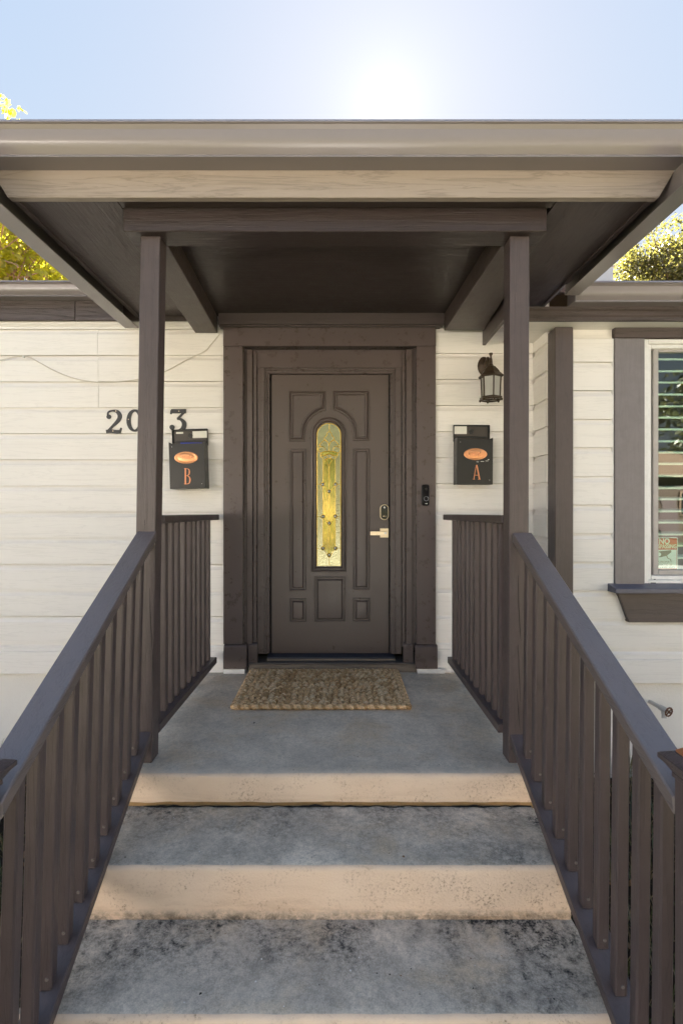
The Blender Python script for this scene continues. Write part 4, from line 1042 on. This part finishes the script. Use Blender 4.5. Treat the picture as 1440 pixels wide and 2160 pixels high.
# ------------------------------------------------------------------ house numbers
def numeral(ch, px0, px1, py0, py1, label):
    y0, y1 = YW - .030, YW - .0205
    x0, x1, z1, z0 = S(px0, y0), S(px1, y0), Zp(py0, y0), Zp(py1, y0); w_, h_ = x1 - x0, z1 - z0
    mb = MB(); C_ = lambda q: (x0 + q[0] * w_, z0 + q[1] * h_)
    def st(pts, ws, smooth=True, closed=False):
        sm = cat(pts, 5) if smooth else pts
        ww = [float(np.interp(i / (len(sm) - 1) * (len(pts) - 1), range(len(pts)), ws)) * w_ for i in range(len(sm))]
        mb.stroke([C_(q) for q in sm], ww, y0 - random.uniform(0, .0004), y1, closed=closed)
    def ball(c, r):
        a, b_ = C_(c); mb.lathe([(r * w_, y1), (r * w_, y0 - .0005)], (a, 0, b_), 14, axis='y')
    if ch == '2':
        st([(.10, .74), (.14, .90), (.40, .965), (.70, .92), (.86, .74), (.76, .54), (.42, .30), (.10, .07)], [.10, .10, .10, .22, .26, .24, .15, .13]); ball((.17, .70), .145)
        st([(.0, .055), (.30, .075), (.66, .045), (.90, .06)], [.22, .24, .24, .20]); st([(.86, .04), (.95, .22)], [.14, .08], False)
    if ch == '0':
        P = [(.5 + .385 * cos(a), .5 + .445 * sin(a)) for a in [2 * pi * i / 28 for i in range(28)]]
        mb.stroke([C_(q) for q in P], [w_ * (.13 + .13 * abs(cos(2 * pi * i / 28)) ** 1.2) for i in range(28)], y0, y1, closed=True)
    if ch == '3':
        st([(.10, .93), (.95, .93)], [.24, .24], False); st([(.12, .97), (.08, .80)], [.12, .09], False); st([(.90, .93), (.46, .58)], [.12, .13], False)
        st([(.44, .585), (.66, .56), (.84, .40), (.80, .18), (.56, .05), (.28, .05), (.08, .16)], [.10, .16, .26, .26, .16, .11, .11]); ball((.15, .21), .145)
    for q in {'2': [(.62, .95), (.44, .08)], '0': [(.115, .55), (.885, .55)], '3': [(.55, .93), (.70, .10)]}[ch]:
        a, b_ = C_(q); mb.lathe([(.0042, y0), (.0035, y0 - .0016)], (a, 0, b_), 8, m=1, axis='y')
    return mk('house_number', mb, [M['numeral'], M['brass']], label=label, cat='house number', group='numerals of the street number')
numeral('2', 224, 257.5, 864.5, 913, 'black metal numeral 2, the first digit on the cream siding')
numeral('0', 267.5, 301, 863, 911, 'black metal numeral 0, half hidden by the porch post')
numeral('3', 357.5, 394, 864, 911, 'black metal numeral 3, just above the mailbox lettered B')

# ------------------------------------------------------------------ cable
cpts = [(-60, 772), (0, 760), (50, 751), (80, 763), (115, 782), (150, 796), (180, 803), (213, 806.5), (255, 804.5), (296, 799.5), (330, 790), (358, 779), (400, 756), (432, 741), (445, 727), (456, 714), (464, 704)]
cab = empty('cable', W(50, 751, 3.63), 'thin pale cable drooping across the cream siding above the house numbers', 'cable')
mk('wire', MB().tube(cat([tuple(W(a, c, 3.631)) for a, c in cpts], 4), .0036, 6), M['wire'], cab, smooth=60)
q = W(50, 752, 3.628); mk('clip', MB().box(q.x - .006, q.x + .006, 3.624, 3.64, q.z - .008, q.z + .006), M['white'], cab, bevel=.001)

# ------------------------------------------------------------------ garden tap
tap = empty('garden_tap', (2.05, 3.37, -.12), 'rusty garden tap with round handwheel on the cream foundation wall', 'tap')
a = Vector((2.030, 3.37, -.105)); b2 = W(1409.6, 1502, 3.24); m1 = a.lerp(b2, .62)
mk('pipe', MB().tube([a, m1], .013, 10), M['galv'], tap, smooth=40)
mb = MB(); d = (b2 - a).normalized()
mb.tube([m1 - d * .012, m1 + d * .012, m1 + d * .035, m1 + d * .05], [.017, .019, .016, .011], 8); mb.tube([m1 + d * .012, m1 + d * .014 + Vector((-.004, -.01, -.035)), m1 + d * .014 + Vector((-.005, -.015, -.052))], [.014, .013, .016], 8); mb.tube([m1 + d * .05, b2], .006, 6)
mk('valve', mb, M['galv'], tap, smooth=40)
u = d.orthogonal().normalized(); v_ = d.cross(u); mb = MB()
mb.tube([b2 + (u * cos(2 * pi * i / 24) + v_ * sin(2 * pi * i / 24)) * (.026 + .002 * (i % 2)) for i in range(24)], .0050, 6, closed=True)
for i in range(4): mb.tube([b2, b2 + (u * cos(pi * i / 2) + v_ * sin(pi * i / 2)) * .026], .0035, 5)
mb.tube([b2 - d * .004, b2 + d * .006], .009, 8)
mk('handwheel', mb, M['rust'], tap)

# ------------------------------------------------------------------ louvre shutter and warning sign in the window
sh = empty('louvre_shutter', ((sx0 + sx1) / 2, 3.46, sz0), 'pale horizontal louvre slats hanging behind the window glass', 'blind')
n_sl = int((sz1 - sz0) / .0775) ; first = None
for k_ in range(n_sl + 1):
    z = sz0 + .035 + .0775 * k_
    if first is None:
        mb = MB().hexa([(sx0 + .01, 3.425, z - .014), (sx1 - .01, 3.425, z - .014), (sx1 - .01, 3.500, z + .004), (sx0 + .01, 3.500, z + .004), (sx0 + .01, 3.423, z - .001), (sx1 - .01, 3.423, z - .001), (sx1 - .01, 3.500, z + .012), (sx0 + .01, 3.500, z + .012)])
        first = mk('slat', mb, M['slat'], sh, bevel=.002); fo = WLOC[first]
    else: dup(first, sh, fo + Vector((0, 0, .0775 * k_ + random.uniform(-.003, .003))))
mk('tilt_rod', MB().box(sx0 + .42, sx0 + .432, 3.405, 3.417, sz0 + .04, sz1 - .05), M['slat'], sh)
YS = 3.394
sg_x0, sg_x1, sg_z0, sg_z1 = S(1368.5, YS), S(1428.5, YS), Zp(1204, YS), Zp(1133.5, YS)
sign = empty('warning_sign', ((sg_x0 + sg_x1) / 2, YS, sg_z0), 'red and white no trespassing sign with camera picture behind the window glass', 'sign')
scx = (sg_x0 + sg_x1) / 2; sw = sg_x1 - sg_x0; shh = sg_z1 - sg_z0
mk('plate', MB().plate(rrect(sg_x0, sg_x1, sg_z0, sg_z1, .008), YS, YS + .002), M['sign_white'], sign)
mb = MB().plate(rrect(sg_x0 + .006, sg_x1 - .006, sg_z1 - .37 * shh, sg_z1 - .006, .004), YS - .0006, YS - .0001)
mb.box(sg_x0 + .006, sg_x0 + .0085, YS - .0006, YS - .0001, sg_z0 + .006, sg_z1 - .37 * shh); mb.box(sg_x1 - .0085, sg_x1 - .006, YS - .0006, YS - .0001, sg_z0 + .006, sg_z1 - .37 * shh); mb.box(sg_x0 + .006, sg_x1 - .006, YS - .0006, YS - .0001, sg_z0 + .006, sg_z0 + .016)
mk('header', mb, M['red'], sign)
text_mesh('NO', .052, scx + .004, sg_z1 - .125 * shh, YS - .0010, sign, M['sign_white'], .0002, xs=.88, bold=.0012)
text_mesh('TRESPASSING', .036, scx, sg_z1 - .275 * shh, YS - .0010, sign, M['sign_white'], .0002, xs=.78, bold=.0007)
for i, (tx, sz_) in enumerate((('THIS PROPERTY', .020), ('PROTECTED BY', .020), ('VIDEO SURVEILLANCE', .019))):
    text_mesh(tx, sz_, scx - .002, sg_z0 + shh * (.262 - .084 * i), YS - .0006, sign, M['sign_ink'], .0002, xs=.84 if i < 2 else .80)
mb = MB(); cz_ = sg_z1 - .50 * shh
mb.plate([(scx - .040, cz_ - .004), (scx - .030, cz_ + .018), (scx + .048, cz_ + .026), (scx + .050, cz_ + .012), (scx + .018, cz_ - .012), (scx - .028, cz_ - .022)], YS - .0006, YS - .0001)
mb.stroke([(scx + .020, cz_ - .010), (scx + .026, cz_ - .026), (scx + .046, cz_ - .036), (scx + .048, cz_ - .046)], .005, YS - .0006, YS - .0001)
mk('camera_symbol', mb, M['sign_ink'], sign)
mk('camera_lens_symbol', MB().lathe([(.014, 0), (.013, -.0003)], (scx - .031, YS - .0008, cz_ - .002), 14, axis='y'), M['sign_white'], sign)

# ------------------------------------------------------------------ box on the roof
vy = 4.3; x0, x1 = S(1252, vy), S(1293, vy)
rv = empty('roof_vent', ((x0 + x1) / 2, vy, 2.95), 'pale grey metal box rising from the roof beside the porch gutter', 'roof vent')
mk('housing', MB().box(x0, x1, vy, vy + .35, 2.9, Zp(562, vy)), M['vent'], rv, bevel=.006)
mk('cover', MB().box(x0 - .012, x1 + .012, vy - .012, vy + .362, Zp(562, vy), Zp(560, vy)), M['vent'], rv, bevel=.003)

# ------------------------------------------------------------------ trees and plants
def leaves(mb, centres, n, size, m=0, aspect=.55):
    """n small folded leaves scattered in soft clumps (x, y, z, radius)"""
    C_ = np.array([c[:4] for c in centres]); wgt = C_[:, 3] ** 2; wgt /= wgt.sum()
    idx = rng.choice(len(C_), n, p=wgt); d = rng.normal(size=(n, 3)); d /= np.linalg.norm(d, axis=1)[:, None]
    r = C_[idx, 3] * rng.random(n) ** .42; P = C_[idx, :3] + d * r[:, None] * np.array([1, 1, .85])
    A = rng.normal(size=(n, 3)); A[:, 2] -= .4; A /= np.linalg.norm(A, axis=1)[:, None]
    B = np.cross(A, rng.normal(size=(n, 3))); B /= np.linalg.norm(B, axis=1)[:, None]
    L = size * rng.uniform(.6, 1.3, n)[:, None]
    Wd = L * aspect
    v0, v1, v2, v3 = P, P + A * L * .5 + B * Wd * .5, P + A * L, P + A * L * .5 - B * Wd * .5
    V = np.stack([v0, v1, v2, v3], 1).reshape(-1, 3); b0 = len(mb.v)
    mb.v += V.tolist(); mb.f += [(b0 + 4 * i, b0 + 4 * i + 1, b0 + 4 * i + 2, b0 + 4 * i + 3) for i in range(n)]; mb.m += [m] * n
def clumps(c, rad, n, rmin, rmax):
    out = []
    for _ in range(n):
        d = rng.normal(size=3); d /= np.linalg.norm(d); r = rng.random() ** .45
        out.append((c[0] + d[0] * r * rad[0], c[1] + d[1] * r * rad[1], c[2] + d[2] * r * rad[2], rng.uniform(rmin, rmax)))
    return out
def tree(name, base, c, rad, nclump, rmin, rmax, nleaf, size, lm, label, extra=(), vines=0, limbs=22, spread=1.0):
    t = empty(name, base, label, 'tree')
    cl = clumps(c, rad, nclump, rmin, rmax) + list(extra)
    mb = MB(); leaves(mb, cl, nleaf, size)
    mk('crown', mb, M[lm], t, normals=False)
    mb = MB(); top = Vector((c[0], c[1], c[2] + rad[2] * .4)); bs = Vector(base)
    mb.tube([bs, bs.lerp(top, .35) + Vector((.1, .05, 0)), bs.lerp(top, .7) + Vector((-.1, .1, 0)), top], [.26, .20, .13, .05], 8)
    mk('trunk', mb, M['bark'], t, smooth=60)
    mb = MB()
    for q in random.sample(cl, min(limbs, len(cl))):
        s_ = bs.lerp(top, random.uniform(.3, .9)); e = Vector(q[:3]); md = s_.lerp(e, .55) + Vector((random.uniform(-.2, .2), random.uniform(-.2, .2), random.uniform(0, .4)))
        mb.tube(cat([tuple(s_), tuple(md), tuple(e)], 4), [.05, .044, .038, .032, .027, .022, .016, .012, .006], 5)
    mk('limbs', mb, M['bark'], t, smooth=60)
    if vines:
        mb = MB()
        for _ in range(vines):
            d = rng.normal(size=3); d /= np.linalg.norm(d)
            p0 = Vector((c[0] + d[0] * rad[0] * .8, c[1] - abs(d[1]) * rad[1] * .8, c[2] + d[2] * rad[2] * .7)); pts = [tuple(p0)]
            dr = Vector((rng.normal() * .5, rng.normal() * .2, -.7 + rng.normal() * .3))
            for k_ in range(5): dr = (dr + Vector((rng.normal() * .3, rng.normal() * .2, rng.normal() * .2))).normalized(); p0 = p0 + dr * .32; pts.append(tuple(p0))
            mb.tube(cat(pts, 2), .014, 4)
        mk('vines', mb, M['vine'], t, kind='stuff')
    return t
tree('tree', (-8.2, 12.6, GZ), (-7.55, 12.2, 6.6), (2.5, 1.6, 3.6), 90, .35, .8, 26000, .15, 'leaf_yellow', 'yellow green vine covered tree rising behind the cream wall and its gutter',
     extra=[(-7.95, 12.0, 10.62, .26), (-7.62, 12.0, 10.42, .16), (-7.35, 12.0, 10.46, .09)], vines=260)
tree('tree', (11.0, 15.6, GZ), (10.4, 15.2, 6.1), (3.3, 2.0, 3.6), 260, .22, .5, 52000, .10, 'leaf_olive', 'airy gold leaved tree rising behind the roof above the window', limbs=60,
     extra=[(random.uniform(8.3, 11.5), random.uniform(14.6, 15.6), random.uniform(7.6, 8.6) + .5 * random.random(), random.uniform(.28, .5)) for _ in range(46)])

# planting seen between the balusters
mb = MB()
for i in range(9000):
    sg = random.choice((-1, 1)); x = sg * random.uniform(.93, 3.0); y = random.uniform(.5, 3.6); L = random.uniform(.06, .30); a = random.uniform(0, 2 * pi); le = random.uniform(.1, .9)
    w_ = random.uniform(.0015, .004); p0 = Vector((x, y, GZ - .005)); dv = Vector((cos(a) * le, sin(a) * le, 1)).normalized(); sd = Vector((-sin(a), cos(a), 0)) * w_
    p1 = p0 + dv * L * .6; p2 = p1 + (dv + Vector((cos(a) * .6, sin(a) * .6, -.5))).normalized() * L * .4
    mb.add([p0 - sd, p0 + sd, p1 + sd * .7, p1 - sd * .7, p2], [(0, 1, 2, 3), (3, 2, 4)], 0 if random.random() < .45 else 1)
mk('grass', mb, [M['grass_green'], M['grass_dry']], label='tangled dry and green grass in the dark bed beside the steps', cat='grass', kind='stuff', normals=False)
mb = MB()
for i in range(500):
    sg = random.choice((-1, 1)); x = sg * random.uniform(.95, 3.0); y = random.uniform(.6, 3.5); r_ = random.uniform(.015, .04); a = random.uniform(0, 6.3); tz = random.uniform(-.02, .02)
    mb.add([(x, y, GZ + .01), (x + r_ * cos(a), y + r_ * sin(a), GZ + .02 + tz), (x + 1.6 * r_ * cos(a + .5), y + 1.6 * r_ * sin(a + .5), GZ + .02), (x + r_ * cos(a + 1), y + r_ * sin(a + 1), GZ + .02 - tz)], [(0, 1, 2, 3)])
mk('fallen_leaves', mb, M['fallen'], label='brown fallen leaves lying in the bed beside the steps', cat='leaves', kind='stuff', normals=False)

# the wood across the street, which the panes reflect
mb = MB(); cl = []
for i in range(34):
    x = -40 + 80 * i / 33 + random.uniform(-1, 1); y = -27 + random.uniform(-3, 2); h = random.uniform(9.5, 13.5); rr = random.uniform(2.4, 3.6)
    cl += clumps((x, y, h * .58), (rr, rr, h * .42), 16, .8, 1.6)
    mb.tube([(x, y, GZ), (x + random.uniform(-.3, .3), y, h * .5), (x, y, h * .8)], [.3, .22, .08], 7, m=1)
for x, y, h in ((6.6, -17, 10), (11.5, -17.5, 11), (-7.5, -17.5, 10)):
    cl += clumps((x, y, h * .66), (2.6, 2.2, h * .32), 18, .7, 1.3)
    mb.tube([(x, y, GZ), (x + .15, y, h * .4), (x, y, h * .8)], [.36, .27, .08], 9, m=1)
cl += clumps((-1.0, -14.5, 3.9), (2.6, 1.8, 2.7), 26, .5, 1.0)          # the low tree opposite the door
cl += [(random.uniform(-3.2, 2.2), random.uniform(-13, -12.2), random.uniform(-.3, .75), random.uniform(.4, .6)) for _ in range(40)]   # a low hedge, added to darken the lower reflection in the door glass
mb.tube([(-.45, -14.0, GZ), (-.5, -14.0, 1.2), (-.8, -14.4, 4.0)], [.34, .26, .10], 9, m=1)
leaves(mb, cl, 62000, .33)
mk('street_trees', mb, [M['leaf_far'], M['bark']], label='sunlit row of trees across the street, mirrored in the panes', cat='trees', kind='stuff', normals=False)
def far_house(x0, x1, label, mt):
    t = empty('house', ((x0 + x1) / 2, -22, GZ), label, 'house', 'houses across the street')
    yf = -20.5; z1 = 2.9
    mk('wall', MB().box(x0, x1, -28, yf, GZ, z1), M[mt], t)
    for k in range(11): mk('siding_board', MB().extrude([(0, 0), (.03, 0), (.02, .28), (0, .28)], lambda a, u, v: (a, yf + u, GZ + .25 + .285 * k + v), x0, x1), M[mt], t)
    mk('roof', MB().extrude([(yf + .6, z1), (-24.2, z1 + 1.7), (-28.6, z1), (-28.6, z1 - .12), (-24.2, z1 + 1.55), (yf + .6, z1 - .12)], lambda a, u, v: (a, u, v), x0 - .5, x1 + .5), M['bark'] if mt == 'tan' else M['shingle'], t)
    for q in (.25, .72):
        xc = x0 + (x1 - x0) * q
        w_ = mk('window', ring(MB(), xc - .75, xc + .75, .7, 2.1, .09, yf + .03, yf + .10), M['bark' if mt == 'tan' else 'white'], t)
        mk('pane', MB().box(xc - .66, xc + .66, yf + .035, yf + .05, .79, 2.01), M['glossy_black'], w_)
    xc = x0 + (x1 - x0) * .5
    mk('door', MB().box(xc - .5, xc + .5, yf + .03, yf + .09, GZ + .2, 1.65), M['brown_z'], t)
far_house(14.2, 20.5, 'small tan clapboard house across the street, mirrored in the window pane', 'tan')
far_house(22.5, 36.0, 'unseen pale clapboard house added beyond the tan one to light the porch', 'beige')  # out of view, added so its sunlit wall brightens the shaded front
far_house(-26.0, -10.0, 'unseen long pale clapboard house added across the street to light the porch', 'beige')  # second added house, bounces sunlight onto the porch from out of view
